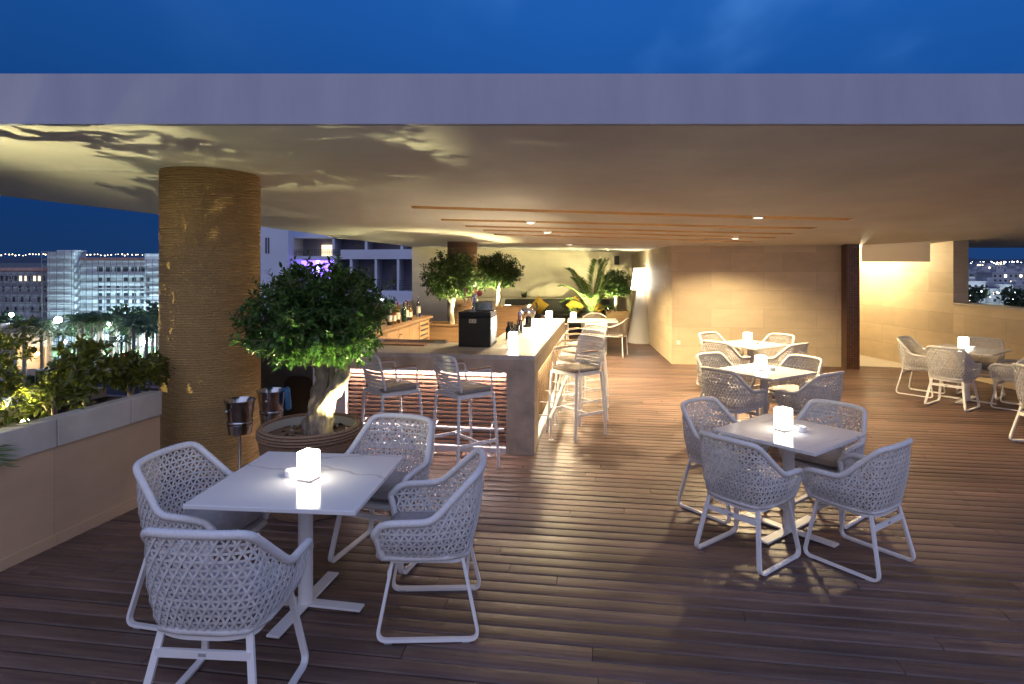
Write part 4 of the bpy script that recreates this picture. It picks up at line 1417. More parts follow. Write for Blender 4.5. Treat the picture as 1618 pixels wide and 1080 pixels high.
def olive_tree():
    root = empty('olive_tree', (PX, PY, .585)); tag(root, 'olive tree with twisted trunk and dense round crown in the rope pot, nearest the camera', 'tree')
    rr = random.Random(11)
    tb = MB()
    gnarl(tb, [(.09, 0, -.03), (.075, 0, .10), (.10, .01, .24), (.20, .0, .38), (.27, .02, .52), (.25, .03, .66), (.30, .02, .84)], [.118, .098, .074, .062, .052, .042, .025], rr, amp=.30)
    gnarl(tb, [(.03, .03, -.03), (.02, .04, .12), (.05, .03, .28), (.09, .03, .44), (.07, .02, .56), (.05, .02, .72), (.0, .02, .88)], [.105, .088, .070, .060, .055, .042, .02], rr, amp=.30)
    gnarl(tb, [(.14, .04, .18), (.155, .06, .34), (.15, .07, .48), (.16, .07, .62), (.17, .05, .84)], [.045, .04, .034, .03, .016], rr, amp=.15)
    for k in range(22):
        a = rr.uniform(0, 6.28); e = Vector((.08 + .42 * math.cos(a), .40 * math.sin(a), rr.uniform(.72, 1.2)))
        s = rr.choice([Vector((.26, .03, .62)), Vector((.07, .02, .58)), Vector((.16, .07, .62)), Vector((.28, .02, .8)), Vector((0.02, .02, .8))])
        mid = s.lerp(e, .5) + Vector((0, 0, .05))
        tb.tube(smooth_path([s, mid, e], 4), [.018, .016, .014, .012, .010, .008, .006, .005, .004], 6)
    tb.build('trunk', 'bark', root, True, 120)
    mb, tw = MB(), MB()
    c = (.06, 0, 1.0)
    twig_crown(mb, tw, c, (.52, .52, .38), 680, 12, .060, .0155, rr, None, .5, .12, .80)
    twig_crown(mb, tw, (.0, -.03, .80), (.53, .48, .20), 340, 12, .060, .0155, rr, None, .4, .3, .9)
    twig_crown(mb, tw, (.07, .0, .97), (.44, .40, .32), 170, 12, .060, .0155, rr, None, .1, .1, 1)
    # a few stray shoots
    for k in range(26):
        u = rand_dir(rr); u.z = abs(u.z) * .7 - .1
        p = Vector(c) + Vector((u.x * .54, u.y * .5, u.z * .34))
        L = rr.uniform(.12, .24); e = p + (u + Vector((0, 0, .35))).normalized() * L
        tw.tube([p, e], [.003, .0015], 4)
        for i in range(15):
            t = i / 15; q = p.lerp(e, t); side = Matrix.Rotation(i * 2.4, 3, (e - p).normalized()) @ (e - p).orthogonal().normalized()
            add_leaf(mb, q, (side + (e - p).normalized() * .7).normalized(), Vector((0, 0, 1)), .048, .0085)
    cr = mb.build('crown', 'olive', root); tw.build('twigs', 'bark', root)
olive_tree()
uplight((PX + .34, PY - .06, .63), (PX - .10, PY - .12, 1.75), UP_W * .8, 'bright yellowish uplight glowing in the rope pot beside the trunk', R(98), .7)

# ------------------------------------------------------------------ smaller potted trees
def make_small_tree():
    root = empty('potted_tree')
    rr = random.Random(21)
    tb = MB()
    gnarl(tb, [(0, 0, -.02), (.01, .01, .12), (-.015, .0, .26), (.012, .0, .40), (0, 0, .55), (.02, 0, .74)], [.058, .048, .050, .042, .040, .02], rr, amp=.18)
    gnarl(tb, [(.0, 0, .38), (-.06, .02, .5), (-.14, .03, .7)], [.03, .026, .012], rr, n=8)
    gnarl(tb, [(.0, 0, .40), (.08, -.02, .54), (.15, -.03, .7)], [.03, .024, .012], rr, n=8)
    tb.build('trunk', 'palebark', root, True, 120)
    mb, tw = MB(), MB()
    twig_crown(mb, tw, (0, 0, .86), (.50, .48, .40), 620, 10, .062, .016, rr, None, .3, .15, .82)
    twig_crown(mb, tw, (0, 0, .72), (.46, .44, .22), 240, 10, .062, .016, rr, None, .3, .3, .9)
    mb.build('crown', 'ficus', root); tw.build('twigs', 'bark', root)
    return root
def small_tree(x, y, z, rz, s, label):
    if 'p' not in CH: CH['p'] = make_small_tree(); o = CH['p']
    else: o = copy_tree(CH['p'])
    o.location = (x, y, z); o.rotation_euler = (0, 0, rz); o.scale = (s, s, s)
    tag(o, label, 'tree', 'small round crowned trees in planters')
    return o
def planter_box(x, y, sx, sy, h, rz, label, mat='planterwood'):
    root = empty('planter_box', (x, y, 0), rz); tag(root, label, 'planter')
    b = MB()
    t = .04
    b.box((-sx / 2, -sy / 2, .03), (sx / 2, -sy / 2 + t, h)); b.box((-sx / 2, sy / 2 - t, .03), (sx / 2, sy / 2, h))
    b.box((-sx / 2, -sy / 2 + t, .03), (-sx / 2 + t, sy / 2 - t, h)); b.box((sx / 2 - t, -sy / 2 + t, .03), (sx / 2, sy / 2 - t, h))
    b.build('box_side', mat, root)
    k = MB(); k.box((-sx / 2 + .03, -sy / 2 + .03, 0), (sx / 2 - .03, sy / 2 - .03, .029)); k.build('plinth', 'black', root)
    rm = MB(); rm.box((-sx / 2 - .015, -sy / 2 - .015, h + .001), (sx / 2 + .015, -sy / 2 + .05, h + .03)); rm.box((-sx / 2 - .015, sy / 2 - .05, h + .001), (sx / 2 + .015, sy / 2 + .015, h + .03))
    rm.box((-sx / 2 - .015, -sy / 2 + .0505, h + .001), (-sx / 2 + .05, sy / 2 - .0505, h + .03)); rm.box((sx / 2 - .05, -sy / 2 + .0505, h + .001), (sx / 2 + .015, sy / 2 - .0505, h + .03))
    rm.build('rim', mat, root)
    s = MB(); s.box((-sx / 2 + t + .001, -sy / 2 + t + .001, .031), (sx / 2 - t - .001, sy / 2 - t - .001, h - .04)); s.build('soil', 'soil', root)
    return root
planter_box(-1.05, 11.75, 1.1, .55, .82, R(-9), 'wooden planter box behind the bar cabinet holding a round tree')
small_tree(-1.12, 11.72, .79, .6, 1.08, 'round crowned tree in front of the brown rope column, behind the bottle cabinet')
uplight((-.66, 11.50, .86), (-1.05, 11.75, 1.85), UP_W * 1.1, 'uplight at the foot of the tree in front of the brown column', R(110))
planter_box(-.4, 14.7, 1.7, .6, .92, R(-5), 'long wooden planter box between the brown column and the sofa')
small_tree(-.30, 14.7, .89, 2.2, 1.02, 'round crowned tree standing right of the brown rope column')
small_tree(-.86, 14.75, .89, 4.0, .95, 'round crowned tree partly hidden behind the brown rope column')
uplight((-.60, 14.45, .97), (-.4, 15.4, 2.1), UP_W * 1.5, 'uplight between the two trees in the long planter box', R(130))
planter_box(2.86, 17.3, .62, .6, .62, R(-4), 'square wooden planter box holding a small tree beside the floor lamp')
small_tree(2.84, 17.3, .59, 1.1, .92, 'small round tree in the square planter beside the tall floor lamp')
uplight((2.58, 17.04, .70), (2.84, 17.5, 1.6), UP_W * .9, 'uplight at the foot of the tree beside the floor lamp', R(110))

# palm
def frond(mb, base, az, length, rise, droop, rr, leaflet=.36, n=46):
    pts = []
    d = Vector((math.cos(az), math.sin(az), 0))
    for i in range(15):
        t = i / 14
        pts.append(Vector(base) + d * length * (t * (1 - rise * .35) ) + Vector((0, 0, length * (rise * 1.15 * t - droop * t * t))))
    mb.tube(pts, [.011 * (1 - .8 * i / 14) for i in range(15)], 5)
    for i in range(n):
        t = .18 + .81 * i / n
        k = t * 14; j = min(13, int(k)); p = pts[j].lerp(pts[j + 1], k - j)
        tan = (pts[j + 1] - pts[j]).normalized()
        sd = tan.cross(Vector((0, 0, 1)));
        sd = sd.normalized() if sd.length > 1e-4 else Vector((-d.y, d.x, 0))
        L = leaflet * (math.sin(PI * (.12 + .80 * t)) ** .6) * rr.uniform(.85, 1.1)
        for s in (-1, 1):
            dd = (sd * s + tan * .75 + Vector((0, 0, .22 + rr.uniform(-.15, .1)))).normalized()
            w = .015 * (length / 1.3)
            q = p + dd * L; m = p + dd * L * .5 + Vector((0, 0, -.012))
            q = q + Vector((0, 0, -.10 * L))
            nn = dd.cross(tan).normalized()
            ws = dd.cross(nn).normalized() * w
            mb.add([p, m + ws, q, m - ws, m + nn * w * .4], [(0, 1, 4), (1, 2, 4), (2, 3, 4), (3, 0, 4)])
def palm_plant():
    root = empty('potted_palm', (2.1, 16.6, 0)); tag(root, 'green feathery palm with spreading fronds lit against the back wall', 'palm')
    rr = random.Random(4)
    mb = MB()
    for (az, L, rs, dr) in [(PI * 1.0, 1.35, 1.05, .66), (PI * .93, 1.1, .80, .62), (.30, 1.05, 1.75, .66), (.12, 1.05, 1.45, .76), (1.2, 1.25, 1.5, .58), (-.15, 1.0, 1.15, .72), (2.2, 1.15, 1.25, .62), (-.9, 1.0, 1.2, .75), (-1.9, .95, 1.1, .75), (PI * 1.08, .85, .5, .55), (PI * .85, 1.3, 1.35, .64), (.02, .8, .65, .6)]:
        frond(mb, (0, 0, .60), az, L, rs, dr, rr)
    mb.build('fronds', 'palm', root)
    t = MB(); t.lathe([(.06, .48), (.075, .56), (.05, .66), (.0001, .70)], (0, 0, 0), 12, cap=False); t.build('trunk', 'bark', root, True)
palm_plant()
planter_box(2.08, 16.6, .42, .42, .52, 0, 'low dark wooden planter box holding the feathery palm')
uplight((1.66, 15.98, .80), (2.05, 16.9, 1.75), UP_W * 1.2, 'uplight in the planter under the feathery palm', R(150), .6)

# ------------------------------------------------------------------ planter shrubs on the left parapet
def shrub(s, off, h, r, n, seed, label, leaf='shrub'):
    p = PBASE + PDIR * s
    nrm = Vector((-PDIR.y, PDIR.x))
    q = p + nrm * off
    root = empty('planter_shrub', (q.x, q.y, .83)); tag(root, label, 'shrub', 'leafy shrubs in the planter wall')
    rr = random.Random(seed)
    mb, tw = MB(), MB()
    tb = MB()
    for k in range(5):
        a = rr.uniform(0, 6.28); e = Vector((r * .6 * math.cos(a), r * .6 * math.sin(a), h * rr.uniform(.6, .95)))
        tb.tube(smooth_path([(rr.uniform(-.02, .02), rr.uniform(-.02, .02), -.03), (e.x * .35, e.y * .35, h * .35), e], 4), [.014, .013, .012, .011, .010, .008, .007, .005, .004], 6)
    tb.build('stem', 'bark', root, True)
    twig_crown(mb, tw, (0, 0, h * .62), (r, r * .8, h * .42), n, 8, .075, .019, rr, None, .3, .1, .95)
    tw.tube([(0, 0, 0), (0, 0, h * .5)], .005, 4)
    mb.build('foliage', leaf, root)
shrub(-.36, .28, .34, .33, 80, 1, 'yellow green shrub at the left border of the planter wall')
shrub(.15, .30, .40, .29, 85, 2, 'bright yellow green shrub with a single stem above the first block joint')
shrub(.60, .26, .26, .22, 45, 3, 'low bright shrub spreading over the pale stone block')
shrub(.98, .38, .54, .26, 95, 4, 'tallest dark green shrub in the middle of the planter wall')
shrub(1.40, .34, .35, .26, 80, 5, 'dark green shrub in the planter close to the big rope column')
shrub(1.85, .36, .28, .20, 55, 6, 'small dark shrub partly hidden behind the big rope column')
ul = uplight((-4.02, 3.98, .95), (-2.1, 5.6, 2.95), 160, 'strong uplight in the planter just outside the left border', R(125), .6)
ul.children[-1].data.shadow_soft_size = .004
for q_ in ul.children:
    if q_.type == 'LIGHT': q_.data.shadow_soft_size = .004
def shadow_shoot():  # foliage mostly out of view, added to throw leaf shadows onto the ceiling
    root = empty('planter_shrub', (-3.74, 4.46, .83)); tag(root, 'taller fine leaved shrub added at the left border to cast ceiling leaf shadows', 'shrub', 'leafy shrubs in the planter wall')
    rr = random.Random(17); mb, tw = MB(), MB()
    twig_crown(mb, tw, (0, 0, .46), (.24, .30, .20), 80, 10, .050, .013, rr, None, .2, .0, 1)
    twig_crown(mb, tw, (-.22, .45, .50), (.22, .34, .22), 70, 9, .050, .013, rr, None, .2, .0, 1)
    twig_crown(mb, tw, (.02, -.45, .42), (.20, .25, .22), 60, 9, .050, .013, rr, None, .2, .0, 1)
    tw = MB()
    for k in range(4): tw.tube(smooth_path([(0, 0, -.02), (.03 * k - .05, .04 * k - .06, .25), (.08 * k - .12, .1 * k - .15, .55)], 4), .006, 5)
    mb.build('foliage', 'shrub', root); tw.build('stem', 'bark', root)
shadow_shoot()
fr = empty('palm_sprig', (-3.62, 4.05, .80)); tag(fr, 'dim palm frond arching over the planter edge at the lower left', 'palm frond')
m_ = MB(); rr = random.Random(8);  frond(m_, (0, 0, 0), -.25, .52, .35, .55, rr, .2, 26); frond(m_, (0, 0, 0), -1.5, .5, .4, .6, rr, .2, 26); m_.build('fronds', 'palm', fr)
pl = PBASE + PDIR * .32 + Vector((-PDIR.y, PDIR.x)) * .18
uplight((pl.x, pl.y, .87), (pl.x - .12, pl.y + .05, 1.5), 22, 'small uplight among the yellow green shrubs of the planter', R(140), .7)

# hedge behind the bar cabinet
hd2 = MB(); tw2 = MB(); rr = random.Random(31)
for k in range(7):
    twig_crown(hd2, tw2, (-2.55 + .16 * math.sin(k * 2), 10.6 + .42 * k, 1.02), (.30, .34, .26), 50, 8, .07, .016, rr, None, .2, .1, 1)
hr = empty('hedge', (0, 0, 0)); tag(hr, 'low bright green hedge between the bottles and the round tree', 'hedge')
hd2.build('foliage', 'ficus', hr); tw2.tube([(-2.55, 10.6, .84), (-2.55, 13, 1.0)], .01, 5)
uplight((-2.2, 12.0, .9), (-2.5, 12.1, 1.3), 25, 'uplight beside the low hedge behind the bar', R(140), .7)
hb = MB(); hb.box((-2.93, 10.2, 0), (-2.2, 13.6, .8)); o = hb.build('hedge_trough', 'coping'); tag(o, 'pale stone trough carrying the low hedge behind the bar', 'planter')

# ------------------------------------------------------------------ ice buckets
def bucket(x, y, zt, label, knob_angle):
    root = empty('ice_bucket', (x, y, 0)); tag(root, label, 'ice bucket', 'steel ice buckets on stands')
    H = .27; r = .128; z0 = zt - H
    b = MB(); b.lathe([(.0001, z0 + .01), (r * .72, z0 + .01), (r * .74, z0 + .02), (r * .98, zt - .01), (r * 1.05, zt - .003), (r * 1.06, zt + .004), (r * .99, zt + .004), (r * .93, zt - .012), (r * .70, z0 + .03), (.0001, z0 + .025)], (0, 0, 0), 36, cap=False)
    b.build('bucket', 'steel', root, True, 50)
    g = MB(); g.lathe([(r * .84, z0 + .07), (r * .86, z0 + .075), (r * .86, z0 + .085), (r * .84, z0 + .09)], (0, 0, 0), 36); g.lathe([(r * .76, z0 - .02), (r * .83, z0 + .06), (r * .80, z0 + .06), (r * .72, z0 - .015), (.0001, z0 - .015)], (0, 0, 0), 36, cap=False); g.build('holder_ring', 'steel', root, True, 50)
    p = MB(); p.lathe([(.14, 0), (.14, .012), (.03, .03), (.013, .05), (.013, z0 - .015)], (0, 0, 0), 24); p.build('stand', 'steel', root, True, 50)
    k = MB()
    for a in (knob_angle, knob_angle + PI):
        d = Vector((math.cos(a), math.sin(a), 0)); c = d * r * .92
        k.tube([c + Vector((0, 0, zt - .07)), c + d * .035 + Vector((0, 0, zt - .07))], .008, 8)
        q = c + d * .04; k.sphere((q.x, q.y, zt - .07), .014, 10, 6)
    k.build('handle', 'chrome', root, True)
    return root
bucket(-2.40, 5.58, .775, 'steel ice bucket on a stand in front of the big rope column', -1.9)
bucket(-2.25, 5.92, .79, 'steel ice bucket with a blue cloth over its rim', -1.5)
tw3 = MB()
for k in range(4):
    a = .05 + .16 * k - .3
    xs = -2.25 + .139 * math.cos(a); ys = 5.92 + .139 * math.sin(a)
    tw3.tube(smooth_path([(xs - .05 * math.cos(a), ys - .05 * math.sin(a), .775), (xs, ys, .803), (xs + .022 * math.cos(a), ys + .022 * math.sin(a), .74), (xs + .02 * math.cos(a), ys + .02 * math.sin(a), .63 - .02 * (k % 2))], 5), [.014 + .005 * math.sin(i * .8 + k) for i in range(16)], 8)
tag(tw3.build('blue_cloth', 'towel', None, True), 'blue cloth hanging over the rim of the second ice bucket', 'cloth')

# ------------------------------------------------------------------ lounge
fl = empty('floor_lamp', (3.16, 15.55, 0)); tag(fl, 'tall white floor lamp with glowing cone shade by the lounge wall', 'floor lamp')
b = MB(); b.lathe([(.33, .004), (.33, .02), (.085, 1.32), (.08, 1.36)], (0, 0, 0), 40); b.build('cone_base', 'lampwhite', fl, True, 50)
s = MB(); s.lathe([(.228, 1.30), (.235, 1.30), (.165, 1.82), (.158, 1.82), (.228, 1.30)], (0, 0, 0), 40, cap=False); s.build('lamp_shade', 'shade', fl, True, 50)
spk = MB(); spk.rbox((0, 0, 0), (.13, .14, .26), .012, 2); o = spk.build('wall_speaker', 'speaker'); o.location = (3.08, 18.6, 2.02); tag(o, 'small black loudspeaker mounted high on the back wall', 'speaker')

sf = empty('lounge_sofa', (1.35, 17.75, 0), R(-2)); tag(sf, 'long dark grey sofa along the back wall', 'sofa')
b = MB(); b.rbox((0, -.1, .22), (3.2, .85, .40), .04, 2); b.build('base', 'sofa', sf)
for i in range(3):
    b = MB(); b.rbox((-1.05 + 1.05 * i, -.14, .49), (1.03, .72, .14), .05, 3); b.build('seat_cushion', 'sofa', sf, True)
    b = MB(); b.rbox((-1.05 + 1.05 * i, .27, .70), (1.03, .16, .46), .06, 3, Matrix.Rotation(R(-4), 4, 'X')); b.build('back_cushion', 'sofa', sf, True)
def scatter(x, y, z, sz, tilt, label):
    b = MB(); 
    G = 12
    for top in (1, -1):
        vs = []; fs = []
        for j in range(G + 1):
            for i in range(G + 1):
                u, v = i / G * 2 - 1, j / G * 2 - 1
                vs.append((u * sz * (1 - .08 * (1 - v * v)) , top * .07 * max(0, (1 - u ** 4) * (1 - v ** 4)) ** .6, v * sz * (1 - .08 * (1 - u * u))))
        for j in range(G):
            for i in range(G):
                q = (j * (G + 1) + i, j * (G + 1) + i + 1, (j + 1) * (G + 1) + i + 1, (j + 1) * (G + 1) + i)
                fs.append(q if top < 0 else q[::-1])
        b.add(vs, fs)
    o = b.build('throw_pillow', 'yellow', None, True, 180); o.location = (x, y, z); o.rotation_euler = (R(-18), tilt, 0)
    tag(o, label, 'pillow', 'mustard yellow throw pillows on the sofa')
scatter(.75, 17.38, .78, .20, R(42), 'mustard throw pillow leaning on the left half of the sofa')
scatter(1.75, 17.36, .78, .21, R(47), 'mustard throw pillow leaning near the middle of the sofa, the largest')
scatter(2.35, 17.34, .72, .16, R(43), 'smallest mustard throw pillow, at the palm end of the sofa')
pp = empty('small_plant', (.35, 18.5, .93)); tag(pp, 'small dark potted plant on the ledge behind the sofa', 'plant')
m_ = MB(); rr = random.Random(3)
for k in range(16): add_leaf(m_, Vector((rr.uniform(-.08, .08), rr.uniform(-.05, .05), .08)), (rand_dir(rr) + Vector((0, 0, .8))).normalized(), rand_dir(rr), .13, .02)
m_.build('leaves', 'olive', pp); m_ = MB(); m_.lathe([(.07, 0), (.09, .10)], (0, 0, 0), 14); m_.build('pot', 'black', pp, True)
lb = MB(); lb.box((-1.5, 18.35, 0), (3.0, 18.72, .93)); tag(lb.build('wall_ledge', 'stone_back'), 'pale stone ledge running behind the dark sofa', 'ledge')

# white lounge table with rope chairs
wt = empty('long_table', (1.72, 13.55, 0), R(-6)); tag(wt, 'white topped table just beyond the far end of the bar', 'table')
b = MB(); b.rbox((0, 0, .728), (1.05, .90, .026), .004, 1); b.build('tabletop', 'marble', wt)
b = MB(); b.lathe([(.045, .02), (.045, .714)], (0, 0, 0), 18); b.rbox((0, 0, .012), (.6, .07, .02), .003, 1); b.rbox((0, 0, .0125), (.07, .6, .022), .003, 1); b.build('pedestal', 'white', wt)
lantern(1.30, 13.42, .743, R(15), 'glowing lantern on the white table beyond the end of the bar')
def make_rope_chair():
    root = empty('rope_chair')
    for (sx, sy) in ((-1, -1), (1, -1), (1, 1), (-1, 1)):
        l = MB(); l.tube([(sx * .25, sy * .23, 0), (sx * .225, sy * .21, .43)], .012, 8); l.build('leg', 'white', root, True)
    s = MB(); s.rbox((0, 0, .45), (.50, .48, .06), .025, 3); s.build('seat_pad', 'cushion', root, True)
    pts = smooth_path([(-.27, .20, .62), (-.29, -.02, .64), (-.25, -.20, .72), (-.12, -.27, .79), (0, -.285, .80), (.12, -.27, .79), (.25, -.20, .72), (.29, -.02, .64), (.27, .20, .62)], 6)
    bt = smooth_path([(-.24, .18, .43), (-.255, -.02, .43), (-.22, -.17, .43), (-.11, -.235, .43), (0, -.245, .43), (.11, -.235, .43), (.22, -.17, .43), (.255, -.02, .43), (.24, .18, .43)], 6)
    f = MB(); f.tube([(-.245, .2, .43)] + pts + [(.245, .2, .43)], .012, 8); f.tube(bt, .011, 8); f.build('frame', 'white', root, True)
    r = MB()
    for i in range(0, len(pts)): r.tube([bt[i], pts[i]], .0075, 5)
    r.build('rope_back', 'ropecord', root, True)
    return root
def rope_chair(x, y, fx, fy, label):
    if 'r' not in CH: CH['r'] = make_rope_chair(); o = CH['r']
    else: o = copy_tree(CH['r'])
    o.location = (x, y, .003); o.rotation_euler = (0, 0, face(fx, fy)); tag(o, label, 'chair', 'rope backed lounge chairs')
rope_chair(2.16, 13.35, -.9, .35, 'rope backed chair on the right of the white table, seen from behind')
rope_chair(1.85, 14.25, -.2, -1, 'rope backed chair on the far side of the white table')
rope_chair(.95, 14.0, .9, .3, 'rope backed chair between the bar end and the white table')
rope_chair(.25, 15.5, -.2, -1, 'rope backed chair near the low lounge table by the sofa')
lt = empty('lounge_table', (.0, 16.0, 0)); tag(lt, 'small low table with a lantern in front of the sofa', 'table')
b = MB(); b.rbox((0, 0, .63), (.8, .8, .03), .004, 1); b.build('tabletop', 'marble', lt)
b = MB(); b.lathe([(.25, 0), (.25, .02), (.04, .03), (.04, .614)], (0, 0, 0), 18); b.build('pedestal', 'white', lt)
lantern(-.10, 15.9, .646, .2, 'glowing lantern on the small low table before the sofa', 1.5)

# ------------------------------------------------------------------ the world beyond: gardens, hotels, city
G0 = -20.0
MT.update(
    ground=M('garden_ground', (.10, .10, .085), .95, var=.4, vs=.05),
    lawn=M('lawn', (.06, .11, .03), 1, var=.4, vs=.4),
    poolwater=EM('pool_water', (.02, .10, .42), .55),
    pooldeck=M('pool_deck', (.42, .40, .42), .7, var=.15, vs=.2),
    road=M('asphalt', (.06, .06, .065), .8, var=.2, vs=.3),
    render=M('hotel_render', (.46, .49, .52), .85, var=.08, vs=.15),
    cream=M('cream_render', (.38, .31, .24), .85, var=.08, vs=.2),
    lilac=M('lilac_render', (.24, .23, .30), .85, var=.06, vs=.2),
    wing=M('wing_render', (.46, .49, .58), .85, var=.05, vs=.3),
    window=M('window_dark', (.03, .035, .05), .2),
    rail=M('rail_dark', (.05, .05, .06), .5),
    scaffold=M('scaffold_tube', (.12, .12, .125), .5, .3),
    roofred=M('roof_tile', (.30, .17, .15), .9, var=.1, vs=.4),
    litwin=EM('lit_window', (1, .80, .50), 1.6),
    litwhite=EM('lit_white', (.75, .80, 1), 6),
    purple=EM('purple_light', (.34, .20, 1), 2.2),
    purplewhite=EM('purple_white', (.62, .50, 1), 5),
    warmlamp=EM('warm_lamp', (1, .66, .28), 7),
    street=EM('street_head', (.80, .95, 1), 60),
    citywhite=EM('city_white', (.85, .95, 1), 9),
    citywarm=EM('city_warm', (1, .78, .45), 8),
    red=EM('red_lamp', (1, .05, .03), 8),
    citywall=M('city_wall', (.30, .32, .36), .9, var=.15, vs=.02),
    hill=M('hill', (.030, .045, .075), 1),
    parkleaf=leaf_mat('park_leaf', (.02, .04, .018), (.06, .09, .035), .6),
    parktrunk=M('park_trunk', (.16, .13, .10), .9),
    carpaint=M('car_paint', (.30, .31, .33), .3, .3),
)
g = MB(); g.add([(-9000, -300, G0), (9000, -300, G0), (9000, 12000, G0), (-9000, 12000, G0)], [(0, 1, 2, 3)])
tag(g.build('ground', 'ground'), kind='structure')
# the hotel block that carries this terrace
hb_ = MB(); hb_.box((-6.6, -5.8, G0), (9.6, 20.6, -.31)); tag(hb_.build('hotel_block', 'cream'), 'cream hotel block carrying the roof terrace', 'building')

def px(x, y): Y = 22000 / (y - 412); return (x - 809) / 1000 * Y, Y
def at(x, Y): return (x - 809) / 1000 * Y

# lawn and paths
g = MB(); g.prism([(-150, 109), (-55, 109), (-45, 160), (-150, 160)], G0 + .015, G0 + .02); tag(g.build('lawn', 'lawn'), kind='structure')
g = MB(); g.prism([(-140, 118), (-50, 124), (-50, 128), (-140, 122)], G0 + .021, G0 + .04); g.prism([(-108, 109), (-104, 109), (-102, 117), (-106, 117)], G0 + .021, G0 + .04)
tag(g.build('path', 'paving'), kind='structure')
g = MB(); g.prism([(-120, 60), (-40, 60), (-40, 108), (-120, 108)], G0 + .045, G0 + .05); tag(g.build('pool_terrace', 'pooldeck'), kind='structure')
g = MB(); g.prism([(-76, 86), (-56, 88), (-55, 99), (-62, 104), (-77, 102)], G0 + .055, G0 + .09); tag(g.build('pool', 'poolwater'), kind='structure')
g = MB(); g.prism([(-50, 64), (-40, 62), (-40, 68), (-50, 69)], G0 + .055, G0 + .09); tag(g.build('pool', 'poolwater'), kind='structure')
rr = random.Random(77)
for k in range(9):
    x = -76 + 2.6 * k; y = 106 + (k % 2) * .6 - .02 * k
    b = MB(); b.rbox((0, 0, .35), (.75, 1.9, .12), .04, 1); b.cbox((0, .7, .6), (.75, .6, .08)); 
    for sx in (-.3, .3):
        for sy in (-.8, .8): b.cbox((sx, sy, .15), (.06, .06, .30))
    o = b.build('sun_lounger', 'pooldeck'); o.location = (x, y, G0 + .05); o.rotation_euler = (0, 0, rr.uniform(-.3, .3)); tag(o, 'sun lounger standing at the edge of the blue pool far below', 'sun lounger', 'sun loungers beside the pool')
# garden wall
w_ = wall('garden_wall', (-87, 113.5), (-62, 116), G0 + 2.6, .5, 'cream', 'long pale garden wall between the pool and the palms', z0=G0)
w_ = wall('garden_wall', (-98, 112.5), (-87.02, 113.4), G0 + 2.2, .5, 'lilac', 'shorter garden wall left of the long pale one', z0=G0)
wl = empty('wall_light', (-82, 113.2, G0 + 1.6)); tag(wl, 'small warm light on the pale garden wall', 'lamp'); b = MB(); b.sphere((0, 0, 0), .28, 10, 6); b.build('globe', 'warmlamp', wl); b = MB(); b.tube([(0, 0, 0), (0, .7, 0)], .06, 6); b.build('bracket', 'rail', wl)
point('garden_bulb', (-82, 112.6, G0 + 1.7), 350, (1, .7, .35), .2)

# scaffolded hotel
HT = empty('scaffolded_hotel', (0, 165, 0)); tag(HT, 'long pale hotel wrapped in scaffolding beyond the palm garden', 'building')
def hpart(mb, name, mat): return mb.build(name, mat, HT)
b = MB(); b.box((at(-45, 165), 0, G0), (at(86, 165), 22, -.6)); hpart(b, 'left_wing_wall', 'lilac')
b = MB(); b.box((at(-45, 165) - .5, -.6, -.599), (at(86, 165) - .02, 22.5, .15)); hpart(b, 'left_wing_roof', 'roofred')
b = MB(); b.box((at(86, 165), -2.5, G0), (at(128, 165), 2.0, 4.3)); b.box((at(99, 165), -2.0, 4.301), (at(131, 165), 1.5, 4.8)); hpart(b, 'tower', 'render')
b = MB(); b.box((at(128, 165) + .01, 0, G0), (at(420, 165), 22, 2.2)); b.box((at(131, 165) + .02, -1.6, G0), (at(178, 165), -.01, G0 + 5.5)); hpart(b, 'main_block', 'render')
b = MB(); b.box((at(128, 165) + .02, -.7, 2.201), (at(420, 165), 22.5, 2.9)); hpart(b, 'main_roof', 'roofred')
b = MB(); b.box((at(232, 165), -1.0, G0), (at(420, 165), -.01, 3.9)); hpart(b, 'corner_tower', 'render')
b = MB(); b.box((at(140, 165), -1.25, -1.9), (at(231, 165), -.01, -1.5)); 
for z in (-4.3, -6.9, -8.6, -10.3, -12.0, -13.6): b.box((at(152, 165), -.55, z - 1.0), (at(231, 165), -.01, z - .72))
hpart(b, 'balcony_band', 'wing')
cols = [158, 172, 186, 199, 212, 224]
for ri, (z, hh, ww) in enumerate([(-.1, 1.3, 1.5), (-2.9, 1.2, 1.05), (-5.1, 1.25, 1.0), (-6.9, 1.1, 1.1), (-8.6, 1.1, 1.1), (-10.3, 1.1, 1.1)]):
    for ci, cx in enumerate(cols):
        if ri == 1 and ci in (2,): continue
        X = at(cx, 165); m = MB()
        if ri == 2 and ci >= 2:
            poly = [(-ww / 2, -hh / 2), (ww / 2, -hh / 2)] + [(ww / 2 * math.cos(PI * k / 8), hh * .1 + ww / 2 * math.sin(PI * k / 8)) for k in range(9)]
            m.prism(poly, 0, .06, Matrix(((1, 0, 0, X), (0, 0, 1, -.07), (0, 1, 0, z), (0, 0, 0, 1))))
        else: m.box((X - ww / 2, -.07, z - hh / 2), (X + ww / 2, -.004, z + hh / 2))
        hpart(m, 'window', 'litwhite' if (ri == 5 and ci == 3) else 'window')
for z in (-2.9, -5.1, -6.9, -8.6, -10.3):
    m = MB(); X = at(237, 165); m.box((X - .45, -1.07, z - .55), (X + .45, -1.004, z + .55)); hpart(m, 'window', 'window')
for k in range(11):
    m = MB(); X = at(3 + 7.4 * k, 165); m.box((X - .30, -.07, -3.2), (X + .30, -.004, -1.9)); hpart(m, 'window', 'litwin' if k in (4, 5, 7, 8) else 'window')
for row, z in enumerate((-5.2, -8.0, -10.6)):
    for k in range(6):
        m = MB(); X = at(6 + 13 * k + 3 * row, 165); m.box((X - .28, -.07, z - .7), (X + .28, -.004, z + .7)); hpart(m, 'window', 'window')
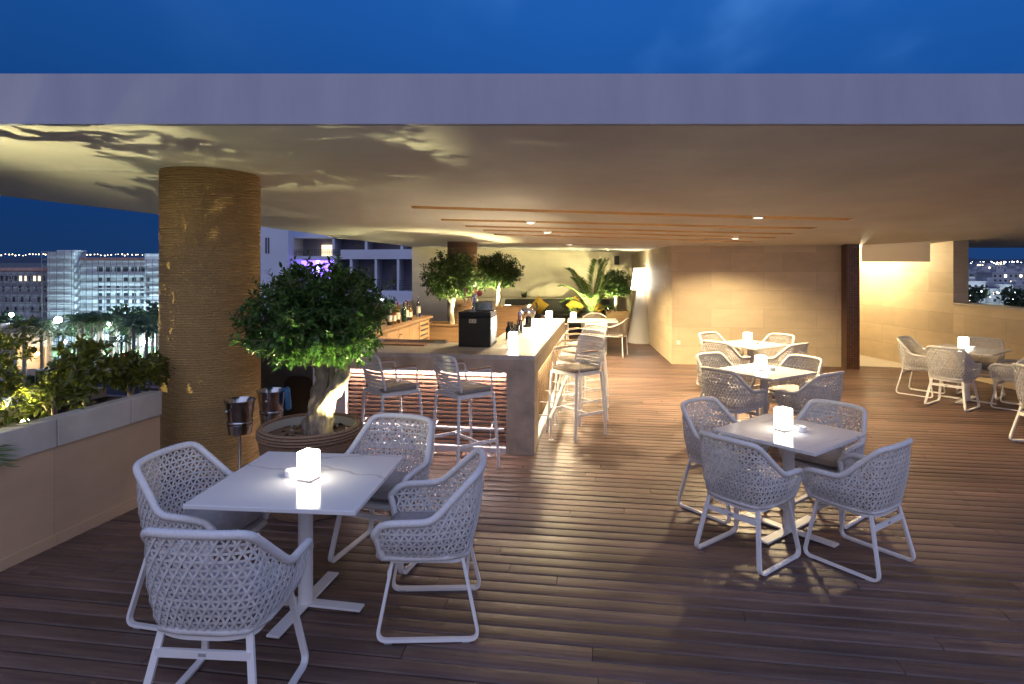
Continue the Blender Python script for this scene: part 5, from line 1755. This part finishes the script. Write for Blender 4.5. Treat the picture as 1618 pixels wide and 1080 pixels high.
sc = MB()
for (xa, xb, yo, zt) in ((-45, 86, -1.6, -1.0), (84, 130, -4.0, 4.6), (128, 420, -2.6, 2.4)):
    X0, X1 = at(xa, 165), at(xb, 165)
    n = int((X1 - X0) / 1.55)
    for i in range(n + 1):
        x = X0 + (X1 - X0) * i / n; sc.box((x - .07, yo - .05, G0), (x + .07, yo + .05, zt))
    z = G0 + 1.6
    while z < zt:
        sc.box((X0, yo - .13, z - .05), (X1, yo - .07, z + .06)); sc.box((X0, yo + .07, z - .24), (X1, yo + .95, z - .16)); z += 1.9
hpart(sc, 'scaffolding', 'scaffold')
rr = random.Random(12)
for (x, y, w) in ((250, 153, 2600), (205, 156, 2600), (150, 150, 3200), (112, 152, 2600)):
    point('hotel_floodlight', (at(x, y), y, G0 + 3), w * 5, (.62, .88, 1), .5)

# cream garden pavilion
GP = empty('garden_pavilion', (at(38, 124), 124, G0), R(40)); tag(GP, 'low cream pavilion with warm lit porch among the palms', 'building')
b = MB(); b.box((-14, 2, 0), (4.6, 8, 8.9)); b.box((-2.0, -.6, 5.0), (4.6, 1.99, 8.0)); b.build('wall', 'cream', GP)
b = MB(); b.box((-14.3, 1.6, 8.901), (4.9, 8.4, 9.4)); b.build('roof', 'cream', GP)
b = MB(); b.box((-1.8, -.4, 0), (-1.3, 1.9, 4.99)); b.box((3.4, -.4, 0), (4.0, 1.9, 4.99)); b.build('porch_pillar', 'cream', GP)
b = MB(); b.sphere((2.1, .6, 3.6), .42, 10, 6); b.build('porch_lamp', 'warmlamp', GP)
point('porch_bulb', (GP.location.x + 1.2, 123.2, G0 + 3.4), 1500, (1, .68, .32), .3)
LH = empty('lilac_annex', (at(8, 116), 116, G0), R(40)); tag(LH, 'plain lilac white annex wall at the left border beyond the shrubs', 'building')
b = MB(); b.box((-14, 0, 0), (1.7, 5, 6.6)); b.build('wall', 'lilac', LH)
b = MB(); b.box((-3, -.35, 4.6), (.6, -.01, 5.1)); b.build('awning', 'rail', LH)
b = MB(); b.box((-14.2, -.2, 6.601), (1.9, 5.2, 6.9)); b.build('roof', 'lilac', LH)

# park palms
def make_park_palm():
    root = empty('park_palm')
    t = MB(); t.tube([(0, 0, 0), (.05, 0, 3), (0, .05, 6), (0, 0, 8.6)], [.36, .27, .25, .30], 8); t.build('trunk', 'parktrunk', root, True)
    rr = random.Random(9); c = MB()
    for k in range(30):
        az = k * 2.4; el = rr.uniform(.2, 1.35)
        n = 9; L = rr.uniform(3.0, 4.0)
        pts = [Vector((math.cos(az) * L * (i / n) * math.cos(el * .55), math.sin(az) * L * (i / n) * math.cos(el * .55), 8.6 + L * (math.sin(el) * (i / n) - .62 * (i / n) ** 2))) for i in range(n + 1)]
        for i in range(1, n):
            tan = (pts[i + 1] - pts[i]).normalized(); sd = tan.cross(Vector((0, 0, 1))).normalized()
            for s in (-1, 1):
                for q in (0, .5):
                    p = pts[i].lerp(pts[i + 1], q); e = p + (sd * s + tan * .7 + Vector((0, 0, -.35))).normalized() * .85
                    c.add([p, p.lerp(e, .5) + tan * .07, e, p.lerp(e, .5) - tan * .07], [(0, 1, 2, 3)])
    c.build('crown', 'parkleaf', root)
    return root
PALMS = [(38, 612, 1.0), (66, 600, .92), (100, 596, .75), (124, 594, 1.0), (131, 600, 1.05), (146, 590, .95), (155, 592, 1.0), (160, 598, 1.02), (176, 585, .9), (192, 605, .7), (205, 590, .95), (211, 610, 1.0), (228, 586, .95), (232, 602, .85), (241, 588, 1.0), (252, 592, 1.05), (118, 606, .62), (218, 583, .85), (184, 596, .95), (80, 587, .8)]
near = ['beside the cream pavilion', 'just right of the cream pavilion', 'in front of the brightest street lamp', 'in the middle of the palm garden', 'among the leaning trunks of the palm garden', 'behind the garden wall', 'close to the second street lamp', 'next to the rope column edge']
for i, (x, y, s) in enumerate(PALMS):
    X, Y = px(x, y)
    if 'pp' not in CH: CH['pp'] = make_park_palm(); o = CH['pp']
    else: o = copy_tree(CH['pp'])
    o.location = (X, Y, G0); o.rotation_euler = (0, 0, i * 1.7); o.scale = (s * 1.15, s * 1.15, s * 1.24)
    tag(o, 'dark date palm far below %s' % near[min(7, int(x / 33))], 'palm', 'date palms in the hotel garden')
def park_tree(x, Y, h, r, label, seed):
    root = empty('park_tree', (at(x, Y), Y, G0)); tag(root, label, 'tree')
    rr = random.Random(seed); m = MB(); tw = MB()
    for k in range(420):
        u = rand_dir(rr); q = rr.random() ** .4
        p = Vector((u.x * r * q, u.y * r * q, h - r + u.z * r * .85 * q)) * (1)
        p += rand_dir(rr) * r * .12
        add_leaf(m, p, rand_dir(rr), rand_dir(rr), r * .34, r * .10)
    m.build('crown', 'parkleaf', root); tw.tube([(0, 0, 0), (0, 0, h - r)], [.5, .3], 8); tw.build('trunk', 'parktrunk', root)
park_tree(200, 150, 12.2, 4.3, 'dense dark round tree before the scaffolded hotel facade', 41)
park_tree(249, 148, 12.6, 4.6, 'dense dark round tree touching the edge of the rope column', 42)
park_tree(122, 158, 6.8, 2.0, 'small dark tree at the foot of the hotel tower', 43)
park_tree(136, 158, 6.4, 2.2, 'small dark tree at the foot of the scaffolded main block', 44)
park_tree(103, 112, 5.2, 2.6, 'leafy garden tree under the brightest street lamp', 45)
park_tree(140, 104, 4.2, 3.2, 'broad low tree behind the long garden wall', 46)
park_tree(12, 150, 10.2, 3.2, 'dark tree behind the cream pavilion roof', 47)
def street_lamp(x, y, Y, label, r=.42, w=3000):
    z = 2 - (y - 412) / 1000 * Y
    root = empty('street_lamp', (at(x, Y), Y, G0)); tag(root, label, 'street lamp', 'white street lamps in the hotel garden')
    m = MB(); m.tube([(0, 0, 0), (0, 0, z - G0 - .4)], [.14, .09], 8); m.build('pole', 'rail', root)
    m = MB(); m.sphere((0, 0, z - G0), r, 12, 8); m.build('globe', 'street', root)
    point('street_bulb', (at(x, Y), Y - .6, z), w, (.78, .95, 1), .4)
street_lamp(92, 505, 118, 'brightest white street lamp above the palm garden', .62, 2600)
street_lamp(173, 512, 122, 'second white street lamp between the palms', .36, 2600)
street_lamp(18, 497, 130, 'street lamp at the left border behind the pavilion', .40, 600)
street_lamp(187, 536, 118, 'low white lamp shining between the palm trunks', .36, 2600)
street_lamp(103, 540, 124, 'low white lamp left of the palm trunks', .30, 2600)
street_lamp(228, 540, 126, 'low garden lamp beside the rope column edge', .26, 2600)
def hedge(x, Y, w, h, label, seed):
    root = empty('clipped_hedge', (at(x, Y), Y, G0)); tag(root, label, 'hedge')
    m = MB(); rr = random.Random(seed); m.box((-w / 2, -.8, 0), (w / 2, .8, h * .93)); 
    for k in range(260): add_leaf(m, Vector((rr.uniform(-w / 2, w / 2), -.8 + rr.uniform(-.06, .1), rr.uniform(0, h))), rand_dir(rr), rand_dir(rr), .3, .09)
    for k in range(120): add_leaf(m, Vector((rr.uniform(-w / 2, w / 2), rr.uniform(-.8, .8), h * .93)), rand_dir(rr), rand_dir(rr), .3, .09)
    m.build('foliage', 'parkleaf', root)
hedge(34, 112, 3.4, 1.7, 'clipped dark hedge before the pavilion porch', 1)
hedge(76, 113, 3.2, 2.4, 'taller clipped hedge right of the pavilion', 2)
def car(x, y, rz, label):
    X, Y = px(x, y)
    root = empty('parked_car', (X, Y, G0 + .02), rz); tag(root, label, 'car')
    m = MB(); m.rbox((0, 0, .62), (4.3, 1.75, .62), .18, 3); m.rbox((-.15, 0, 1.12), (2.3, 1.5, .56), .22, 3); m.build('body', 'carpaint', root, True)
    for sx in (-1.35, 1.35):
        for sy in (-.82, .82):
            m = MB(); m.lathe([(.0001, -.1), (.32, -.1), (.32, .1), (.0001, .1)], (0, 0, 0), 16, Matrix.Translation((sx, sy, .32)) @ Matrix.Rotation(PI / 2, 4, 'X'), cap=False); m.build('wheel', 'black', root)
    for sy in (-.6, .6):
        m = MB(); m.sphere((2.12, sy, .68), .22, 8, 6); m.build('headlight', 'warmlamp', root)
car(111, 571, R(-80), 'parked car with its warm headlights on beyond the garden wall')
car(95, 574, R(-95), 'second parked car with lights on, left of the other one')
tl = empty('traffic_light', (*px(197, 585), G0)); tag(tl, 'small red signal light on a pole beyond the shrubs', 'signal')
m = MB(); m.tube([(0, 0, 0), (0, 0, 3.2)], .08, 6); m.build('pole', 'rail', tl); m = MB(); m.sphere((0, 0, 3.3), .3, 10, 6); m.build('lamp', 'red', tl)

# hotel wing with curved balconies, right of the big column
WG = empty('hotel_wing', (0, 0, 0)); tag(WG, 'pale neighbouring hotel wing with curved balconies and purple lit rooms', 'building')
WY = 60.0
def wx(x): return (x - 809) / 1000 * WY
def wz(y): return 2 - (y - 412) / 1000 * WY
def wpart(mb, n, mat, par=None): return mb.build(n, mat, par or WG)
def curve(x):     # facade line: bulges toward the camera on the right
    t = (x - 455) / 245
    return 2.2 - 5.5 * max(0, t) ** 1.6
b = MB(); b.box((wx(380), WY, G0), (wx(455), WY + 14, wz(357))); wpart(b, 'end_wall', 'wing')
for xs in (420.5, 424.5): 
    m = MB(); m.box((wx(xs) - .07, WY - .05, wz(400)), (wx(xs) + .07, WY - .004, wz(375))); wpart(m, 'slit_window', 'window')
xsN = [455 + 10 * i for i in range(31)]
def band(y0, y1, x0, x1, front, back, name, mat):
    xs = [x for x in xsN if x0 <= x <= x1]
    poly = [(wx(x), WY + curve(x) + front) for x in xs] + [(wx(x), WY + curve(x) + back) for x in reversed(xs)]
    m = MB(); m.prism(poly, wz(y1), wz(y0)); return wpart(m, name, mat)
band(357, 372, 455, 755, 2.4, 12, 'upper_storey', 'wing')
band(372.05, 375, 450, 755, -.6, 12, 'roof_slab', 'wing')
band(404, 409, 445, 755, -.6, 12, 'balcony_slab', 'wing')
band(394, 403.9, 535, 755, -.6, -.45, 'balcony_parapet', 'wing')
band(458, 461, 445, 755, -.6, 12, 'balcony_slab', 'wing')
band(461.05, 487, 445, 755, -.75, 12, 'lower_wall', 'wing')
band(487.05, 512, 445, 755, .8, 12, 'lower_storey', 'wing')
band(512.05, 800, 445, 755, -.6, 12, 'base_storeys', 'wing')
band(375.05, 403.95, 455, 755, 2.2, 2.5, 'recess_wall', 'lilac')
band(409.05, 457.95, 455, 755, 2.2, 2.5, 'recess_wall', 'lilac')
for x in (522, 579, 640): 
    m = MB(); y = WY + curve(x); m.box((wx(x) - .12, y - .5, wz(404) + .004), (wx(x) + .12, y + 2.2, wz(375) - .004)); wpart(m, 'dividing_fin', 'wing')
for x in (525, 553, 596, 634, 676, 715):
    m = MB(); y = WY + curve(x); m.box((wx(x) - .11, y - .55, wz(458) + .004), (wx(x) + .11, y + 2.2, wz(409) - .004)); wpart(m, 'dividing_fin', 'wing')
m = MB(); x = 500; m.box((wx(489), WY + curve(500) + 2.0, wz(403.9)), (wx(508), WY + curve(500) + 2.18, wz(385))); wpart(m, 'lit_window', 'litwin')
m = MB(); m.box((wx(549), WY + curve(560) + 1.9, wz(403.5)), (wx(567), WY + curve(560) + 2.1, wz(385))); wpart(m, 'dark_window', 'window')
m = MB(); m.box((wx(456), WY + curve(500) + 1.8, wz(457)), (wx(521), WY + curve(500) + 2.1, wz(411))); wpart(m, 'purple_room', 'purple')
m = MB()
for x in (484.5, 513): m.box((wx(x) - .09, WY + curve(500) + 1.5, wz(457)), (wx(x) + .09, WY + curve(500) + 1.79, wz(411)))
wpart(m, 'light_tube', 'purplewhite')
for x, y in ((543, 440), (587, 440), (626, 440)):
    m = MB(); m.box((wx(x) - .5, WY + curve(x) + 1.9, wz(457.5)), (wx(x) + .5, WY + curve(x) + 2.12, wz(418))); wpart(m, 'dark_window', 'window')
for (x0, x1, yb, yt) in ((455, 530, 403, 394), (525, 553, 457, 438), (556, 594, 457, 439), (598, 632, 457, 441), (636, 674, 457, 442)):
    m = MB()
    X0, X1 = wx(x0), wx(x1)
    n = max(4, int((X1 - X0) / .22))
    for i in range(n + 1):
        x = x0 + (x1 - x0) * i / n; yy = WY + curve(x) - .5
        m.box((wx(x) - .015, yy - .015, wz(yb)), (wx(x) + .015, yy + .015, wz(yt)))
    for q in range(4):
        z = wz(yt) + (wz(yb) - wz(yt)) * q / 4
        m.tube([(wx(x0 + (x1 - x0) * i / 4), WY + curve(x0 + (x1 - x0) * i / 4) - .5, z) for i in range(5)], .025, 5)
    wpart(m, 'balcony_railing', 'rail')
rr = random.Random(15)
for k in range(10):
    x = 545 + 9.2 * k; y0 = 474 + rr.uniform(-2, 10)
    m = MB(); yy = WY + curve(x) - .80; m.box((wx(x) - .22, yy - .02, wz(y0 + 14)), (wx(x) + .22, yy + .03, wz(y0))); wpart(m, 'lit_window', 'purplewhite' if k % 2 else 'purple')
m = MB(); yy = WY + curve(606) - .86; m.box((wx(600), yy - .02, wz(481)), (wx(612), yy + .02, wz(471))); wpart(m, 'lit_window', 'litwhite')

# shore lights and hills on the left
sl = MB(); rr = random.Random(6)
for k in range(80):
    x = -40 + 5.4 * k; Y = 2600
    if 60 < x < 70: pass
    sl.sphere((at(x, Y) + rr.uniform(-4, 4), Y, 2 + (412 - (402 + rr.uniform(-1, 1.5))) / 1000 * Y), rr.uniform(1.3, 2.4), 6, 4)
o = sl.build('shore_lights', 'citywarm'); tag(o, 'string of far warm lights along the shore', 'lights', kind='stuff')
hl = MB()
def ridge(x0, x1, Y, base, amp, seed):
    n = 80; vs = []; fs = []
    for i in range(n + 1):
        x = x0 + (x1 - x0) * i / n
        h = base + amp * (noise.noise(Vector((i * .12, seed, 0))) + .5 * noise.noise(Vector((i * .35, seed, 3))))
        vs += [(x, Y, G0), (x, Y + 200, max(h, 0) + G0), (x, Y + 900, G0)]
    for i in range(n):
        for k in range(2): fs.append((i * 3 + k, (i + 1) * 3 + k, (i + 1) * 3 + k + 1, i * 3 + k + 1))
    hl.add(vs, fs)
ridge(-8500, -1200, 7000, 60, 40, 1); ridge(2500, 9000, 5200, 50, 40, 5)
tag(hl.build('hills', 'hill'), kind='structure')

# the city on the right
rr = random.Random(99)
def city_building(x, Y, w, h, label, lit):
    root = empty('city_building', (at(x, Y), Y, G0)); tag(root, label, 'building', 'flat roofed city buildings seen over the parapet')
    m = MB(); m.box((-w / 2, 0, 0), (w / 2, w * .8, h)); m.box((-w / 2 - .3, -.3, h + .001), (w / 2 + .3, w * .8 + .3, h + .7)); m.box((-w * .2, w * .2, h + .701), (w * .1, w * .5, h + 3)); m.build('wall', 'citywall', root)
    a, b2 = MB(), MB()
    nc = max(3, int(w / 3.2)); nf = max(2, int(h / 3.2))
    for i in range(nc):
        for j in range(nf):
            X = -w / 2 + w * (i + .5) / nc; Z = h * (j + .45) / nf
            (b2 if rr.random() < lit else a).box((X - .7, -.12, Z - .8), (X + .7, -.004, Z + .8))
    if a.v:
        o = a.build('windows', 'window', root); o['kind'] = 'stuff'
    if b2.v:
        o = b2.build('lit_windows', rr.choice(['citywhite', 'citywarm', 'litwin']), root); o['kind'] = 'stuff'
desc = ['in the front row below the parapet', 'in the second row of the city', 'half way up the city slope', 'far up in the lit city']
for i in range(44):
    row = i // 11
    Y = [330, 470, 680, 1000][row] * rr.uniform(.93, 1.1)
    x = 1506 + (i % 11) * 13.5 + rr.uniform(-5, 5)
    w = rr.uniform(9, 17) * (1 + .25 * row); h = rr.uniform(7, 13) * (1 + .12 * row) + (0 if row else -2)
    city_building(x, Y, w, h, 'flat roofed pale city building %s' % desc[row], .12 + .03 * row)
cl = MB(); cw = MB()
for k in range(300):
    y = 413 + 62 * rr.random() ** 1.7
    Y = min(3200, 22000 / max(5.5, (y - 412) * 1.0)) * rr.uniform(.6, .95)
    x = rr.uniform(1495, 1680)
    z = 2 - (y - 412) / 1000 * Y
    (cl if rr.random() < .65 else cw).sphere((at(x, Y), Y, max(z, G0 + 3)), Y * rr.choice([.0004, .0005, .0006, .0011]), 6, 4)
tag(cl.build('city_lights', 'citywhite'), 'countless cold white lights over the distant city', 'lights', kind='stuff')
tag(cw.build('city_lights', 'citywarm'), 'countless warm lights over the distant city', 'lights', kind='stuff')
for k, (x, Y, r) in enumerate([(1524, 300, 6), (1545, 320, 4.5), (1604, 290, 6), (1570, 410, 5), (1530, 500, 6), (1590, 520, 6)]):
    park_tree(x, Y, 9 + r * .3, r, ['dark tree clump at the left edge of the city view', 'rounded dark tree below the city buildings', 'wide dark tree at the right edge of the city view', 'dark tree between the middle city buildings', 'dark tree behind the front city row on the left', 'dark tree behind the front city row on the right'][k], 60 + k)
for k, (x, y, Y) in enumerate([(1582, 455, 380), (1600, 427, 700), (1548, 434, 620), (1546, 463, 330)]):
    z = 2 - (y - 412) / 1000 * Y
    root = empty('city_floodlight', (at(x, Y), Y, G0)); tag(root, ['strong white floodlight in the middle of the city', 'strong white floodlight high in the city', 'white floodlight over the left part of the city', 'lower white floodlight before the city buildings'][k], 'floodlight', 'floodlights in the city')
    m = MB(); m.tube([(0, 0, 0), (0, 0, z - G0)], .2, 6); m.build('mast', 'rail', root); m = MB(); m.sphere((0, 0, z - G0), Y * .0026, 10, 6); m.build('lamp', 'citywhite', root)
    point('city_bulb', (at(x, Y), Y - 8, z), 6000, (.8, .95, 1), 2)
